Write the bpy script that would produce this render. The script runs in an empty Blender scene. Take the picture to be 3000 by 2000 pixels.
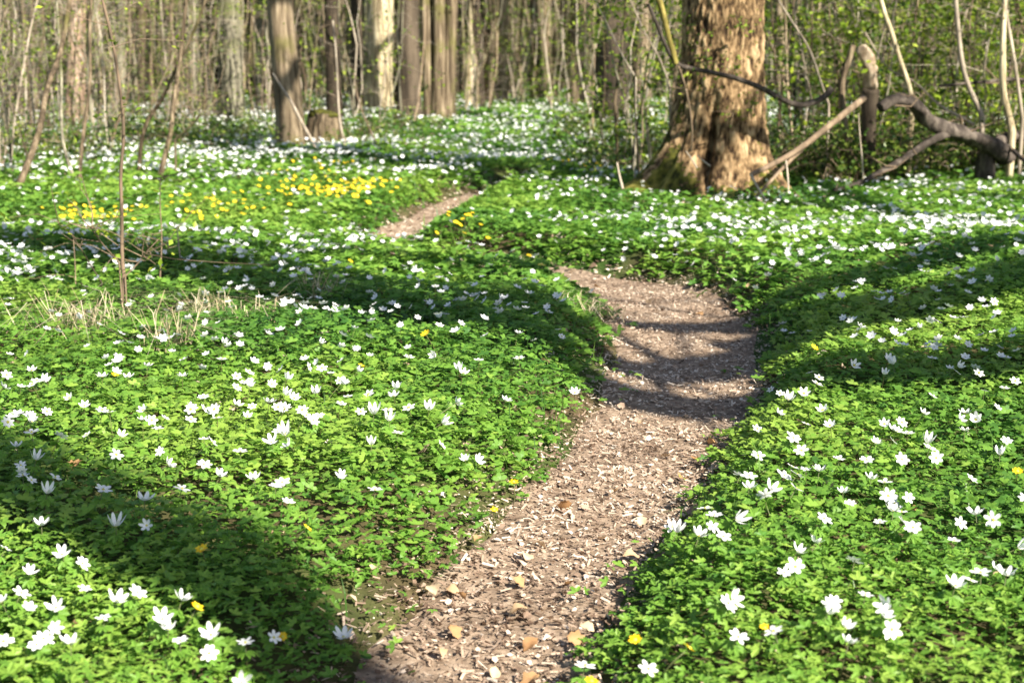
import bpy, math, random
import numpy as np
rng = np.random.default_rng(7)
random.seed(7)
R = math.radians
sc = bpy.context.scene
col = sc.collection

# ------------------------------------------------------------------ camera
CAM_H, F, PITCH = 1.3, 1422.0, math.atan(286 / 1422.0)
cam_d = bpy.data.cameras.new('camera')
cam_d.sensor_width = 36.0
cam_d.lens = 36.0 * F / 1024.0
cam_d.clip_start, cam_d.clip_end = 0.05, 2000
cam_d.dof.use_dof = True
cam_d.dof.focus_distance = 4.6
cam_d.dof.aperture_fstop = 4.0
cam = bpy.data.objects.new('camera', cam_d)
cam.location = (0, 0, CAM_H)
cam.rotation_euler = (math.pi / 2 - PITCH, 0, 0)
col.objects.link(cam)
sc.camera = cam

# ------------------------------------------------------------------ sky and sun
SUN_EL = R(38)
SUN_H = np.array((0.69, -0.724)); SUN_H /= np.linalg.norm(SUN_H)      # horizontal direction towards the sun
w = bpy.data.worlds.new('World'); sc.world = w; w.use_nodes = True
nt = w.node_tree; nt.nodes.clear()
sky = nt.nodes.new('ShaderNodeTexSky'); sky.sky_type = 'NISHITA'; sky.sun_disc = False
sky.sun_elevation = SUN_EL
sky.sun_rotation = math.atan2(SUN_H[0], SUN_H[1])
bg = nt.nodes.new('ShaderNodeBackground'); bg.inputs['Strength'].default_value = 0.06
wo = nt.nodes.new('ShaderNodeOutputWorld')
nt.links.new(sky.outputs[0], bg.inputs[0]); nt.links.new(bg.outputs[0], wo.inputs[0])
sl = bpy.data.lights.new('sun', 'SUN'); sl.energy = 5.0; sl.angle = R(0.55); sl.color = (1.0, 0.93, 0.80)
so = bpy.data.objects.new('sun', sl); col.objects.link(so)
from mathutils import Vector
so.rotation_euler = Vector((SUN_H[0] * math.cos(SUN_EL), SUN_H[1] * math.cos(SUN_EL), math.sin(SUN_EL))).to_track_quat('Z', 'Y').to_euler()
so.location = (20, -20, 25)
vs = sc.view_settings
vs.view_transform = 'Standard'; vs.look = 'None'; vs.gamma = 1.0; vs.use_curve_mapping = False
vs.exposure = 1.4
sc.cycles.use_denoising = True
sc.cycles.max_bounces = 6
sc.cycles.diffuse_bounces = 3

# ------------------------------------------------------------------ helpers
S = 1024 / 3000.0
def ray(us, vs_):
    dx = (us * S - 512) / F; dy = -(vs_ * S - 341) / F
    return np.array((dx, math.cos(PITCH) + dy * math.sin(PITCH), -math.sin(PITCH) + dy * math.cos(PITCH)))
def G(us, vs_, z=0.0):                      # photo pixel -> point on level ground
    d = ray(us, vs_); t = (z - CAM_H) / d[2]
    return np.array((d[0] * t, d[1] * t, z))
def AT(us, vs_, y):                         # photo pixel -> point at a given distance
    d = ray(us, vs_); t = y / d[1]
    return np.array((d[0] * t, y, CAM_H + d[2] * t))

def _h(i, j, s):
    n = (i * 374761393 + j * 668265263 + s * 974634777) & 0xffffffff
    n = ((n ^ (n >> 13)) * 1274126177) & 0xffffffff
    return ((n ^ (n >> 16)) & 0xffff) / 65535.0
def vnoise(x, y, s=0):
    x = np.asarray(x, float); y = np.asarray(y, float)
    i = np.floor(x).astype(np.int64); j = np.floor(y).astype(np.int64)
    fx = x - i; fy = y - j
    fx = fx * fx * (3 - 2 * fx); fy = fy * fy * (3 - 2 * fy)
    a = _h(i, j, s); b = _h(i + 1, j, s); c = _h(i, j + 1, s); d = _h(i + 1, j + 1, s)
    return (a * (1 - fx) + b * fx) * (1 - fy) + (c * (1 - fx) + d * fx) * fy
def fbm(x, y, s=0, o=3):
    v = 0; a = 0.5; t = 0
    for k in range(o):
        v = v + a * vnoise(x * 2 ** k, y * 2 ** k, s + k); t += a; a *= 0.5
    return v / t

# ------------------------------------------------------------------ path line (photo pixels on level ground, half width)
C = 3000 / 2352.0
_pc = [(1000, 1700, .30), (1045, 1560, .28), (1098, 1450, .27), (1182, 1350, .27), (1260, 1250, .26), (1355, 1150, .26), (1440, 1050, .27),
       (1515, 960, .30), (1545, 900, .33), (1575, 830, .35), (1575, 760, .37), (1560, 700, .40), (1525, 655, .39), (1380, 612, .36),
       (1220, 586, .28), (1020, 566, .26), (880, 545, .20), (890, 520, .21), (960, 490, .21), (1020, 462, .20), (1100, 436, .18), (1165, 418, .22), (1180, 400, .15)]
PATH = np.array([np.r_[G(u * C, v * C)[:2], hw] for u, v, hw in _pc])
def _smooth(P, n):
    for _ in range(n):
        Q = [P[0]]
        for a, b in zip(P[:-1], P[1:]):
            Q += [a * .75 + b * .25, a * .25 + b * .75]
        P = np.array(Q + [P[-1]])
    return P
PATH = _smooth(PATH, 2)
def path_d(x, y):                           # signed distance to the path edge (negative on the path)
    x = np.asarray(x, float); y = np.asarray(y, float)
    best = np.full(x.shape, 9.0)
    m = (y < 18) & (np.abs(x) < 6)
    if m.any():
        px, py = x[m], y[m]; bm = np.full(px.shape, 9.0)
        for a, b in zip(PATH[:-1], PATH[1:]):
            ax, ay, aw = a; bx, by, bw = b
            dx, dy = bx - ax, by - ay
            t = np.clip(((px - ax) * dx + (py - ay) * dy) / (dx * dx + dy * dy + 1e-9), 0, 1)
            d = np.hypot(px - ax - t * dx, py - ay - t * dy) - (aw + t * (bw - aw))
            bm = np.minimum(bm, d)
        best[m] = bm
    return best
def ssm(a, b, x):
    t = np.clip((x - a) / (b - a), 0, 1); return t * t * (3 - 2 * t)
def terrain(x, y, pd=None):
    x = np.asarray(x, float); y = np.asarray(y, float)
    if pd is None: pd = path_d(x, y)
    z = 0.10 * (fbm(x * .45 + 3, y * .45, 11) - .5) + 0.05 * (fbm(x * 1.6, y * 1.6, 17) - .5)
    z = z * ssm(1.0, 4.0, np.hypot(x, y)) * 1.0
    z = z - 0.09 * ssm(0.30, -0.16, pd) + 0.03 * np.exp(-((pd - .3) / .25) ** 2)
    z = z + 0.16 * ssm(0.9, 3.2, x) * ssm(3.0, 5.0, y) * ssm(10.8, 8, y)            # bank on the right
    f = np.clip(y - 62, 0, None); z = z + np.where(f < 70, 0.0011 * f * f, 0.0011 * 4900 + (f - 70) * .154)
    f = np.clip(np.abs(x) - 40, 0, None); z = z + 0.02 * f
    return z
def tz(x, y):
    return float(terrain(np.array([x]), np.array([y]))[0])

def mesh_np(name, verts, faces, mats, mi=None, tone=None, smooth=False):
    """faces: (n,k) int array or list of such arrays"""
    me = bpy.data.meshes.new(name)
    fl = faces if isinstance(faces, list) else [faces]
    fl = [np.asarray(f, np.int32) for f in fl if len(f)]
    verts = np.asarray(verts, np.float32)
    me.vertices.add(len(verts)); me.vertices.foreach_set('co', verts.ravel())
    lv = np.concatenate([f.ravel() for f in fl])
    tot = np.concatenate([np.full(len(f), f.shape[1], np.int32) for f in fl])
    start = np.r_[0, np.cumsum(tot)[:-1]].astype(np.int32)
    me.loops.add(len(lv)); me.loops.foreach_set('vertex_index', lv)
    me.polygons.add(len(tot)); me.polygons.foreach_set('loop_start', start)
    if mi is not None: me.polygons.foreach_set('material_index', np.asarray(mi, np.int32))
    me.polygons.foreach_set('use_smooth', np.full(len(tot), smooth, bool))
    if tone is not None:
        a = me.attributes.new('tone', 'FLOAT', 'POINT'); a.data.foreach_set('value', np.asarray(tone, np.float32))
    for m in (mats if isinstance(mats, (list, tuple)) else [mats]): me.materials.append(m)
    me.update(calc_edges=True); me.validate()
    return me
def link(name, me, parent=None, loc=(0, 0, 0)):
    o = bpy.data.objects.new(name, me); col.objects.link(o); o.location = loc
    if parent is not None: o.parent = parent
    return o
def tag(o, label=None, cat=None, group=None, kind=None):
    if label: o['label'] = label
    if cat: o['category'] = cat
    if group: o['group'] = group
    if kind: o['kind'] = kind
    return o
def thing(name, loc, label, cat, group=None, rz=0.0):
    o = bpy.data.objects.new(name, None); col.objects.link(o)
    o.empty_display_size = .1
    o.location = [float(v) for v in loc]; o.rotation_euler = (0, 0, rz)
    return tag(o, label, cat, group)

class MB:
    def __init__(s): s.v = []; s.q = []; s.t = []; s.n = 0; s.tone = []
    def add(s, v, q=None, t=None, tone=0.5):
        v = np.asarray(v, float).reshape(-1, 3)
        s.v.append(v)
        if q is not None and len(q): s.q.append(np.asarray(q) + s.n)
        if t is not None and len(t): s.t.append(np.asarray(t) + s.n)
        s.tone.append(np.broadcast_to(np.asarray(tone, float), (len(v),)))
        s.n += len(v)
    def tube(s, pts, rad, sides=6, rough=0.0, tone=0.5, cap=True):
        pts = np.asarray(pts, float); n = len(pts)
        rad = np.broadcast_to(np.asarray(rad, float), (n,))
        tg = np.gradient(pts, axis=0); tg /= np.linalg.norm(tg, axis=1)[:, None] + 1e-9
        ref = np.array((0.31, 0.95, 0.05)) if abs(tg[0][2]) > .5 else np.array((0.05, .1, 1.0))
        a = np.cross(tg, ref); a /= np.linalg.norm(a, axis=1)[:, None] + 1e-9
        b = np.cross(tg, a)
        th = np.arange(sides) * 2 * math.pi / sides
        rr = rad[:, None] * np.ones(sides)
        if rough:
            ph = random.random() * 6
            rr = rr * (1 + rough * (np.sin(th * 3 + ph + np.arange(n)[:, None] * .5) * .6 + (rng.random((n, sides)) - .5)))
        v = pts[:, None, :] + rr[..., None] * (np.cos(th)[None, :, None] * a[:, None, :] + np.sin(th)[None, :, None] * b[:, None, :])
        i = np.arange(n - 1)[:, None] * sides; k = np.arange(sides)[None, :]; k2 = (k + 1) % sides
        q = np.stack([i + k, i + sides + k, i + sides + k2, i + k2], -1).reshape(-1, 4)
        v = v.reshape(-1, 3); t = []
        if cap:
            c0 = len(v); v = np.vstack([v, pts[:1], pts[-1:]])
            kk = np.arange(sides)
            t = np.vstack([np.stack([np.full(sides, c0), kk, (kk + 1) % sides], -1),
                           np.stack([np.full(sides, c0 + 1), (n - 1) * sides + (kk + 1) % sides, (n - 1) * sides + kk], -1)])
        s.add(v, q, t, tone)
    def mesh(s, name, mats, smooth=True):
        if s.n == 0: return None
        f = []
        if s.q: f.append(np.concatenate(s.q))
        if s.t: f.append(np.concatenate(s.t))
        return mesh_np(name, np.concatenate(s.v), f, mats, tone=np.concatenate(s.tone), smooth=smooth)
    def build(s, name, mats, parent=None, loc=(0, 0, 0), smooth=True):
        me = s.mesh(name, mats, smooth)
        return link(name, me, parent, loc) if me else None

def rotmats(yaw, tilt, roll):
    cy, sy, ct, st, cr, sr = np.cos(yaw), np.sin(yaw), np.cos(tilt), np.sin(tilt), np.cos(roll), np.sin(roll)
    z, o = np.zeros_like(yaw), np.ones_like(yaw)
    Rz = np.stack([cy, -sy, z, sy, cy, z, z, z, o], -1).reshape(-1, 3, 3)
    Rx = np.stack([o, z, z, z, ct, -st, z, st, ct], -1).reshape(-1, 3, 3)
    Ry = np.stack([cr, z, sr, z, o, z, -sr, z, cr], -1).reshape(-1, 3, 3)
    return Rz @ Rx @ Ry
def scatter(pos, size, yaw, tilt, roll, tv, tf):
    """copies of template (tv, tf) at pos: returns verts, faces"""
    M = rotmats(yaw, tilt, roll) * size[:, None, None]
    v = np.einsum('nij,kj->nki', M, tv) + pos[:, None, :]
    K = len(tv)
    f = (np.asarray(tf)[None] + (np.arange(len(pos)) * K)[:, None, None]).reshape(-1, np.asarray(tf).shape[1])
    return v.reshape(-1, 3), f

# ------------------------------------------------------------------ materials
def newmat(name):
    m = bpy.data.materials.new(name); m.use_nodes = True
    n = m.node_tree.nodes; n.clear()
    return m, n, m.node_tree.links
def ramp(n, stops):
    r = n.new('ShaderNodeValToRGB'); e = r.color_ramp.elements
    while len(e) < len(stops): e.new(.5)
    for el, (p, c) in zip(e, stops): el.position = p; el.color = (*c, 1)
    return r
def leafmat(name, stops, rough=.45, trans=.3, spec=.3):
    m, n, l = newmat(name)
    at = n.new('ShaderNodeAttribute'); at.attribute_name = 'tone'
    r = ramp(n, stops); l.new(at.outputs['Fac'], r.inputs[0])
    p = n.new('ShaderNodeBsdfPrincipled'); p.inputs['Roughness'].default_value = rough
    p.inputs['Specular IOR Level'].default_value = spec
    l.new(r.outputs[0], p.inputs['Base Color'])
    o = n.new('ShaderNodeOutputMaterial')
    if trans > 0:
        t = n.new('ShaderNodeBsdfTranslucent'); l.new(r.outputs[0], t.inputs[0])
        mx = n.new('ShaderNodeMixShader'); mx.inputs[0].default_value = trans
        l.new(p.outputs[0], mx.inputs[1]); l.new(t.outputs[0], mx.inputs[2]); l.new(mx.outputs[0], o.inputs[0])
    else: l.new(p.outputs[0], o.inputs[0])
    return m
def barkmat(name, stops, sxy=9.0, sz=1.3, bump=.6, dist=.03, moss=None):
    m, n, l = newmat(name)
    tc = n.new('ShaderNodeTexCoord'); mp = n.new('ShaderNodeMapping')
    oi = n.new('ShaderNodeObjectInfo')
    mp.inputs['Scale'].default_value = (sxy, sxy, sz)
    ad = n.new('ShaderNodeVectorMath'); ad.operation = 'ADD'
    cx = n.new('ShaderNodeCombineXYZ')
    ml = n.new('ShaderNodeMath'); ml.operation = 'MULTIPLY'; ml.inputs[1].default_value = 37.0
    l.new(oi.outputs['Random'], ml.inputs[0]); l.new(ml.outputs[0], cx.inputs[0]); l.new(ml.outputs[0], cx.inputs[2])
    l.new(tc.outputs['Object'], mp.inputs[0]); l.new(mp.outputs[0], ad.inputs[0]); l.new(cx.outputs[0], ad.inputs[1])
    no = n.new('ShaderNodeTexNoise'); no.inputs['Scale'].default_value = 1.0; no.inputs['Detail'].default_value = 6; no.inputs['Roughness'].default_value = .65
    l.new(ad.outputs[0], no.inputs[0])
    at = n.new('ShaderNodeAttribute'); at.attribute_name = 'tone'
    mr = n.new('ShaderNodeMath'); mr.operation = 'MULTIPLY_ADD'; mr.inputs[1].default_value = .7
    sb = n.new('ShaderNodeMath'); sb.operation = 'SUBTRACT'; sb.inputs[1].default_value = .5
    l.new(at.outputs['Fac'], sb.inputs[0]); l.new(sb.outputs[0], mr.inputs[0]); l.new(no.outputs[0], mr.inputs[2])
    r = ramp(n, stops); l.new(mr.outputs[0], r.inputs[0])
    colr = r.outputs[0]
    n2 = n.new('ShaderNodeTexNoise'); n2.inputs['Scale'].default_value = 1.6; n2.inputs['Detail'].default_value = 4
    l.new(tc.outputs['Object'], n2.inputs[0])
    if moss:
        r2 = ramp(n, [(.52, (0, 0, 0)), (.68, (1, 1, 1))]); l.new(n2.outputs[0], r2.inputs[0])
        mx = n.new('ShaderNodeMix'); mx.data_type = 'RGBA'
        l.new(r2.outputs[0], mx.inputs[0]); l.new(colr, mx.inputs[6]); mx.inputs[7].default_value = (*moss, 1)
        colr = mx.outputs[2]
    p = n.new('ShaderNodeBsdfPrincipled'); p.inputs['Roughness'].default_value = .9; p.inputs['Specular IOR Level'].default_value = .15
    l.new(colr, p.inputs['Base Color'])
    bp = n.new('ShaderNodeBump'); bp.inputs['Strength'].default_value = bump; bp.inputs['Distance'].default_value = dist
    l.new(no.outputs[0], bp.inputs['Height']); l.new(bp.outputs[0], p.inputs['Normal'])
    o = n.new('ShaderNodeOutputMaterial'); l.new(p.outputs[0], o.inputs[0])
    return m
def groundmat(name, stops, scale, bump=.5, stops2=None):
    m, n, l = newmat(name)
    tc = n.new('ShaderNodeTexCoord')
    no = n.new('ShaderNodeTexNoise'); no.inputs['Scale'].default_value = scale; no.inputs['Detail'].default_value = 8; no.inputs['Roughness'].default_value = .7
    l.new(tc.outputs['Object'], no.inputs[0])
    r = ramp(n, stops); l.new(no.outputs[0], r.inputs[0]); c = r.outputs[0]
    if stops2:
        n2 = n.new('ShaderNodeTexNoise'); n2.inputs['Scale'].default_value = scale * .09; n2.inputs['Detail'].default_value = 5
        l.new(tc.outputs['Object'], n2.inputs[0])
        r2 = ramp(n, stops2); l.new(no.outputs[0], r2.inputs[0])
        f = ramp(n, [(.42, (0, 0, 0)), (.6, (1, 1, 1))]); l.new(n2.outputs[0], f.inputs[0])
        mx = n.new('ShaderNodeMix'); mx.data_type = 'RGBA'; l.new(f.outputs[0], mx.inputs[0]); l.new(c, mx.inputs[6]); l.new(r2.outputs[0], mx.inputs[7]); c = mx.outputs[2]
    p = n.new('ShaderNodeBsdfPrincipled'); p.inputs['Roughness'].default_value = .95; p.inputs['Specular IOR Level'].default_value = .1
    l.new(c, p.inputs['Base Color'])
    bp = n.new('ShaderNodeBump'); bp.inputs['Strength'].default_value = bump; bp.inputs['Distance'].default_value = .02
    l.new(no.outputs[0], bp.inputs['Height']); l.new(bp.outputs[0], p.inputs['Normal'])
    o = n.new('ShaderNodeOutputMaterial'); l.new(p.outputs[0], o.inputs[0])
    return m

M_ground = groundmat('soil_and_litter', [(.3, (.035, .028, .016)), (.55, (.09, .07, .035)), (.75, (.17, .125, .075))], 9, .6,
                     [(.3, (.025, .055, .010)), (.6, (.05, .10, .018)), (.8, (.09, .13, .03))])
M_path = groundmat('trodden_earth', [(.28, (.085, .060, .042)), (.5, (.26, .19, .135)), (.72, (.48, .375, .28))], 16, .5)
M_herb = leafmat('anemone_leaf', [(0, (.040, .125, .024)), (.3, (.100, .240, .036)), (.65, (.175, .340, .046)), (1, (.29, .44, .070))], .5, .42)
M_petal = leafmat('white_petal', [(0, (.62, .64, .66)), (.6, (.86, .86, .84)), (1, (.9, .9, .88))], .5, .25, .2)
M_yellow = leafmat('yellow_petal', [(0, (.72, .36, .01)), (.5, (.85, .55, .01)), (1, (.85, .68, .04))], .3, .2, .4)
M_centre = leafmat('flower_centre', [(0, (.45, .42, .05)), (1, (.65, .6, .1))], .6, 0)
M_stem = leafmat('green_stem', [(0, (.07, .10, .03)), (1, (.13, .13, .05))], .5, 0)
M_litter = leafmat('leaf_litter', [(0, (.045, .026, .015)), (.3, (.17, .112, .078)), (.55, (.40, .292, .215)), (.8, (.62, .49, .375)), (1, (.74, .64, .53))], .8, .08, .15)
M_dry = leafmat('dry_leaf', [(0, (.20, .09, .035)), (.5, (.42, .25, .12)), (1, (.6, .46, .3))], .7, .15, .2)
M_straw = leafmat('straw_blade', [(0, (.28, .22, .12)), (.5, (.48, .39, .24)), (1, (.66, .58, .42))], .6, .1, .3)
M_grass = leafmat('grass_blade', [(0, (.03, .08, .015)), (.5, (.07, .17, .025)), (1, (.16, .27, .05))], .4, .3)
M_spring = leafmat('spring_leaf', [(0, (.03, .07, .012)), (.3, (.13, .22, .022)), (.65, (.25, .36, .03)), (1, (.42, .50, .06))], .45, .4)
M_ivy = leafmat('dark_leaf', [(0, (.015, .045, .012)), (1, (.06, .13, .03))], .35, .15)
M_oak = barkmat('oak_bark', [(.24, (.035, .021, .012)), (.38, (.165, .105, .052)), (.54, (.35, .235, .125)), (.76, (.56, .41, .235))], 22, 8.0, 1.0, .05, None)
M_moss = barkmat('mossy_bark', [(.3, (.030, .032, .008)), (.5, (.10, .10, .016)), (.7, (.22, .19, .05))], 16, 9, .8, .04)
M_pale = barkmat('pale_bark', [(.36, (.15, .115, .065)), (.5, (.40, .33, .205)), (.63, (.62, .54, .36))], 13, 1.6, .7, .03)
M_tan = barkmat('tan_bark', [(.36, (.055, .040, .026)), (.5, (.17, .128, .082)), (.65, (.36, .285, .19))], 17, 1.1, .9, .04, (.13, .125, .035))
M_pink = barkmat('pinkish_bark', [(.3, (.22, .14, .10)), (.5, (.42, .28, .20)), (.7, (.55, .41, .31))], 5, 1.6, .4, .03)
M_grey = barkmat('grey_bark', [(.36, (.04, .038, .030)), (.5, (.16, .145, .105)), (.64, (.32, .295, .21))], 15, 1.4, .6, .03, (.10, .11, .035))
M_dark = barkmat('dark_bark', [(.28, (.018, .014, .010)), (.5, (.055, .042, .030)), (.72, (.13, .10, .07))], 10, 1.2, .7, .03)
M_twig = barkmat('twig_bark', [(.3, (.10, .075, .05)), (.5, (.19, .135, .09)), (.7, (.33, .25, .17))], 14, 3, .3, .01)
M_stick = barkmat('bleached_stick', [(.3, (.20, .165, .125)), (.5, (.36, .30, .23)), (.7, (.52, .45, .36))], 14, 3, .3, .01)
M_far = barkmat('far_bark', [(.22, (.012, .012, .007)), (.42, (.07, .062, .035)), (.58, (.135, .108, .068)), (.78, (.31, .255, .165))], 10, .8, .4, .03, (.10, .12, .03))  # near-black stops paint the shaded gaps between the far trunks
M_deadwood = barkmat('dead_wood', [(.3, (.020, .016, .013)), (.5, (.060, .048, .040)), (.7, (.18, .148, .12))], 14, 5, .7, .02)  # kept dark: the shade on the fallen log is put into this colour
M_snag = barkmat('peeled_snag', [(.28, (.14, .085, .05)), (.5, (.50, .37, .25)), (.68, (.74, .61, .45))], 16, 8, .9, .03)

# ------------------------------------------------------------------ ground and path
def axis(a, b, n, k):
    t = np.linspace(-1, 1, n); s = np.sinh(t * k) / math.sinh(k)
    return np.where(s < 0, -s * a, s * b)
gx = axis(-160, 160, 220, 5.6) + 0.3
gy = np.r_[np.linspace(-60, 1.5, 24)[:-1], 1.5 + (np.sinh(np.linspace(0, 1, 250) * 4.4) / math.sinh(4.4)) * 260]
X, Y = np.meshgrid(gx, gy); pd = path_d(X, Y)
Z = terrain(X, Y, pd) - 0.03 * ssm(.02, -.08, pd)
nx, ny = len(gx), len(gy)
i = (np.arange(ny - 1)[:, None] * nx + np.arange(nx - 1)[None]).ravel()
ground = link('ground', mesh_np('ground', np.stack([X, Y, Z], -1).reshape(-1, 3), np.stack([i, i + 1, i + nx + 1, i + nx], -1), M_ground, smooth=True))
tag(ground, kind='structure')
# path sheet
tg = np.gradient(PATH[:, :2], axis=0); tg /= np.linalg.norm(tg, axis=1)[:, None]
nr = np.stack([-tg[:, 1], tg[:, 0]], -1)
kk = np.linspace(-1, 1, 13)
wob = 1.06 + .10 * np.sin(np.arange(len(PATH)) * .9)
pv = PATH[:, None, :2] + nr[:, None, :] * (PATH[:, 2] * wob)[:, None, None] * kk[None, :, None]
pz = terrain(pv[..., 0], pv[..., 1]) + .004 - .045 * (np.abs(kk)[None, :] ** 8)
i = (np.arange(len(PATH) - 1)[:, None] * 13 + np.arange(12)[None]).ravel()
path = link('path', mesh_np('path', np.concatenate([pv, pz[..., None]], -1).reshape(-1, 3), np.stack([i, i + 1, i + 14, i + 13], -1), M_path, smooth=True))
tag(path, kind='structure')

# ------------------------------------------------------------------ herb layer
def in_view(x, y, m=0.5):
    return (y > 2.3) & (np.abs(x) < .372 * y + m)
def sample(y0, y1, dens, margin=.7):
    A = (.744 * (y0 + y1) / 2 + 2 * margin) * (y1 - y0)
    n = int(A * dens)
    y = np.sqrt(rng.random(n) * (y1 ** 2 - y0 ** 2) + y0 ** 2) if y0 > 2 else rng.random(n) * (y1 - y0) + y0
    x = (rng.random(n) * 2 - 1) * (.372 * y + margin)
    return x, y
# bare brown places: under the right thicket, round the left thicket and the tree feet
BARE = [(G(2080, 592)[:2], (1.1, .55), .85), (G(2560, 520)[:2], (1.5, 1.0), .85), (G(2900, 500)[:2], (1.6, 1.0), .7), (G(2260, 575)[:2], (.6, .3), .7), (G(1080, 415)[:2], (1.9, 1.7), .65),
        (G(60, 500)[:2], (1.4, 2.0), .6), (G(250, 470)[:2], (1.6, 2.5), .35), (G(310, 960)[:2], (.55, .3), .35), (G(2000, 330)[:2], (2.0, 5.0), .4), (G(520, 425)[:2], (3.0, 1.6), .75), (G(150, 420)[:2], (2.5, 2.0), .5)]
def bare(x, y):
    b = np.zeros_like(x)
    for (cx, cy), (rx, ry), s in BARE:
        b = np.maximum(b, s * np.exp(-(((x - cx) / rx) ** 2 + ((y - cy) / ry) ** 2)))
    return b
def herb_h(x, y, pd):                       # height of the herb layer
    h = .045 + .075 * fbm(x * 2.2, y * 2.2, 31) + .05 * fbm(x * 7, y * 7, 41)
    return h * (.35 + .65 * ssm(-.02, .32, pd)) 
# a three-fingered leaf: each finger a folded, notched blade
def blade(ang, L=1.0, W=.62):
    p = np.array([(0, 0, 0), (W * .42, .42, .07), (W * .30, .60, .03), (W * .34, .80, .05), (0, 1.0, -.10), (-W * .34, .80, .05), (-W * .30, .60, .03), (-W * .42, .42, .07), (0, .55, -.04)])
    p = p * L; c, s = math.cos(ang), math.sin(ang)
    q = p.copy(); q[:, 0] = c * p[:, 0] - s * p[:, 1]; q[:, 1] = s * p[:, 0] + c * p[:, 1]
    return q
_bt = np.array([(0, 1, 8), (1, 2, 8), (2, 3, 8), (3, 4, 8), (4, 5, 8), (5, 6, 8), (6, 7, 8), (7, 0, 8)])
def leaf_template(n=3, spread=1.15, detail=2):
    V, T = [], []; k = 0
    for j in range(n):
        a = (j - (n - 1) / 2) * spread
        if detail == 2: v, t = blade(a), _bt
        else:
            v = blade(a)[[0, 1, 3, 4, 5, 7]]; t = np.array([(0, 1, 5), (1, 2, 4), (1, 4, 5), (2, 3, 4)])
            if detail == 0: v = blade(a, 1, .85)[[0, 1, 4, 7]]; t = np.array([(0, 1, 2), (0, 2, 3)])
        V.append(v); T.append(t + k); k += len(v)
    return np.vstack(V), np.vstack(T)
def herb(y0, y1, dens, s0, s1, tmpl, margin):
    x, y = sample(y0, y1, dens, margin)
    pd = path_d(x, y)
    cov = ssm(-.03, .10, pd + .15 * (fbm(x * 5, y * 5, 77) - .5) * 2) * (1 - bare(x, y))
    cov = cov * (.55 + .45 * ssm(.30, .46, fbm(x * 3.1, y * 3.1, 53)))
    cov = np.maximum(cov, .05 * ssm(-.22, -.02, pd) * ssm(.45, .6, fbm(x * 3, y * 3, 79)))
    k = rng.random(len(x)) < cov; x, y, pd = x[k], y[k], pd[k]
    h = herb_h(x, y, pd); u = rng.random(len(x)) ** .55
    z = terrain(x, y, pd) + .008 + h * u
    n = len(x)
    size = s0 + (s1 - s0) * rng.random(n) * (.6 + .4 * u)
    v, f = scatter(np.stack([x, y, z], -1), size, rng.random(n) * 6.283, rng.normal(.20, .30, n), rng.normal(0, .27, n), *tmpl)
    clump = fbm(x * 1.1, y * 1.1, 91)
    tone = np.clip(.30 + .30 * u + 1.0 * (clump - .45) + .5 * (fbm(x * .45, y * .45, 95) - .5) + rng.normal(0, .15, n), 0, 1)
    return v, f, np.repeat(tone, len(tmpl[0]))
def join(parts):
    V, Fc, T = [], [], []; k = 0
    for v, f, t in parts: V.append(v); Fc.append(f + k); T.append(t); k += len(v)
    return np.concatenate(V), np.concatenate(Fc), np.concatenate(T)
T3, T3m, T3l = leaf_template(3, 1.15, 2), leaf_template(3, 1.15, 1), leaf_template(3, 1.2, 0)
herbs = join([herb(2.2, 3.5, 4700, .013, .028, T3, 1.0), herb(3.5, 6, 3300, .015, .032, T3m, 1.0), herb(6, 7.6, 2300, .019, .039, T3m, 1.1),
              herb(7.6, 14, 1050, .028, .054, T3l, 1.2), herb(14, 24, 280, .045, .085, T3l, 1.5), herb(24, 44, 42, .09, .16, T3l, 2.5), herb(44, 62, 20, .12, .2, T3l, 3)])
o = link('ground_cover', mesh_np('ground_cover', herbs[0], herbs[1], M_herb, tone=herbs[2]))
tag(o, 'low green anemone foliage carpeting the wood floor', 'foliage', kind='stuff')

# green grass blades mixed in
def grass(name, x, y, hmin, hmax, wid, mat, lean=.45, lsd=.25):
    n = len(x); z = terrain(x, y); h = hmin + (hmax - hmin) * rng.random(n)
    yaw = rng.random(n) * 6.283; ln = np.abs(rng.normal(lean, lsd, n))
    d = np.stack([np.cos(yaw), np.sin(yaw), 0 * yaw], -1); sd = np.stack([-np.sin(yaw), np.cos(yaw), 0 * yaw], -1) * (wid * (.6 + .8 * rng.random(n)))[:, None]
    b = np.stack([x, y, z], -1); up = np.array((0, 0, 1.0))
    p0 = b; p1 = b + d * (h * ln * .35)[:, None] + up * (h * .6)[:, None]; p2 = b + d * (h * ln * 1.25)[:, None] + up * (h * (1 - .35 * ln))[:, None]
    v = np.stack([p0 - sd, p0 + sd, p1 - sd * .8, p1 + sd * .8, p2], 1).reshape(-1, 3)
    k = (np.arange(n) * 5)[:, None]
    f = np.concatenate([k + np.array((0, 1, 3)), k + np.array((0, 3, 2)), k + np.array((2, 3, 4))])
    return v, f, np.repeat(rng.random(n), 5)
parts = []
for y0, y1, dn, hh, ww in ((2.4, 8, 130, .19, .0022), (8, 16, 80, .22, .004), (16, 34, 22, .25, .008)):
    x, y = sample(y0, y1, dn, 1.0); pd = path_d(x, y)
    k = (pd > .0) & (rng.random(len(x)) < .15 + 1.2 * ssm(.45, .7, fbm(x * 1.3, y * 1.3, 131))); x, y = x[k], y[k]
    parts.append(grass('g', x, y, .07, hh, ww, M_grass))
gr = join(parts)
tag(link('grass', mesh_np('grass', gr[0], gr[1], M_grass, tone=gr[2])), 'thin green grass blades scattered through the ground cover', 'grass', kind='stuff')

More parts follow.
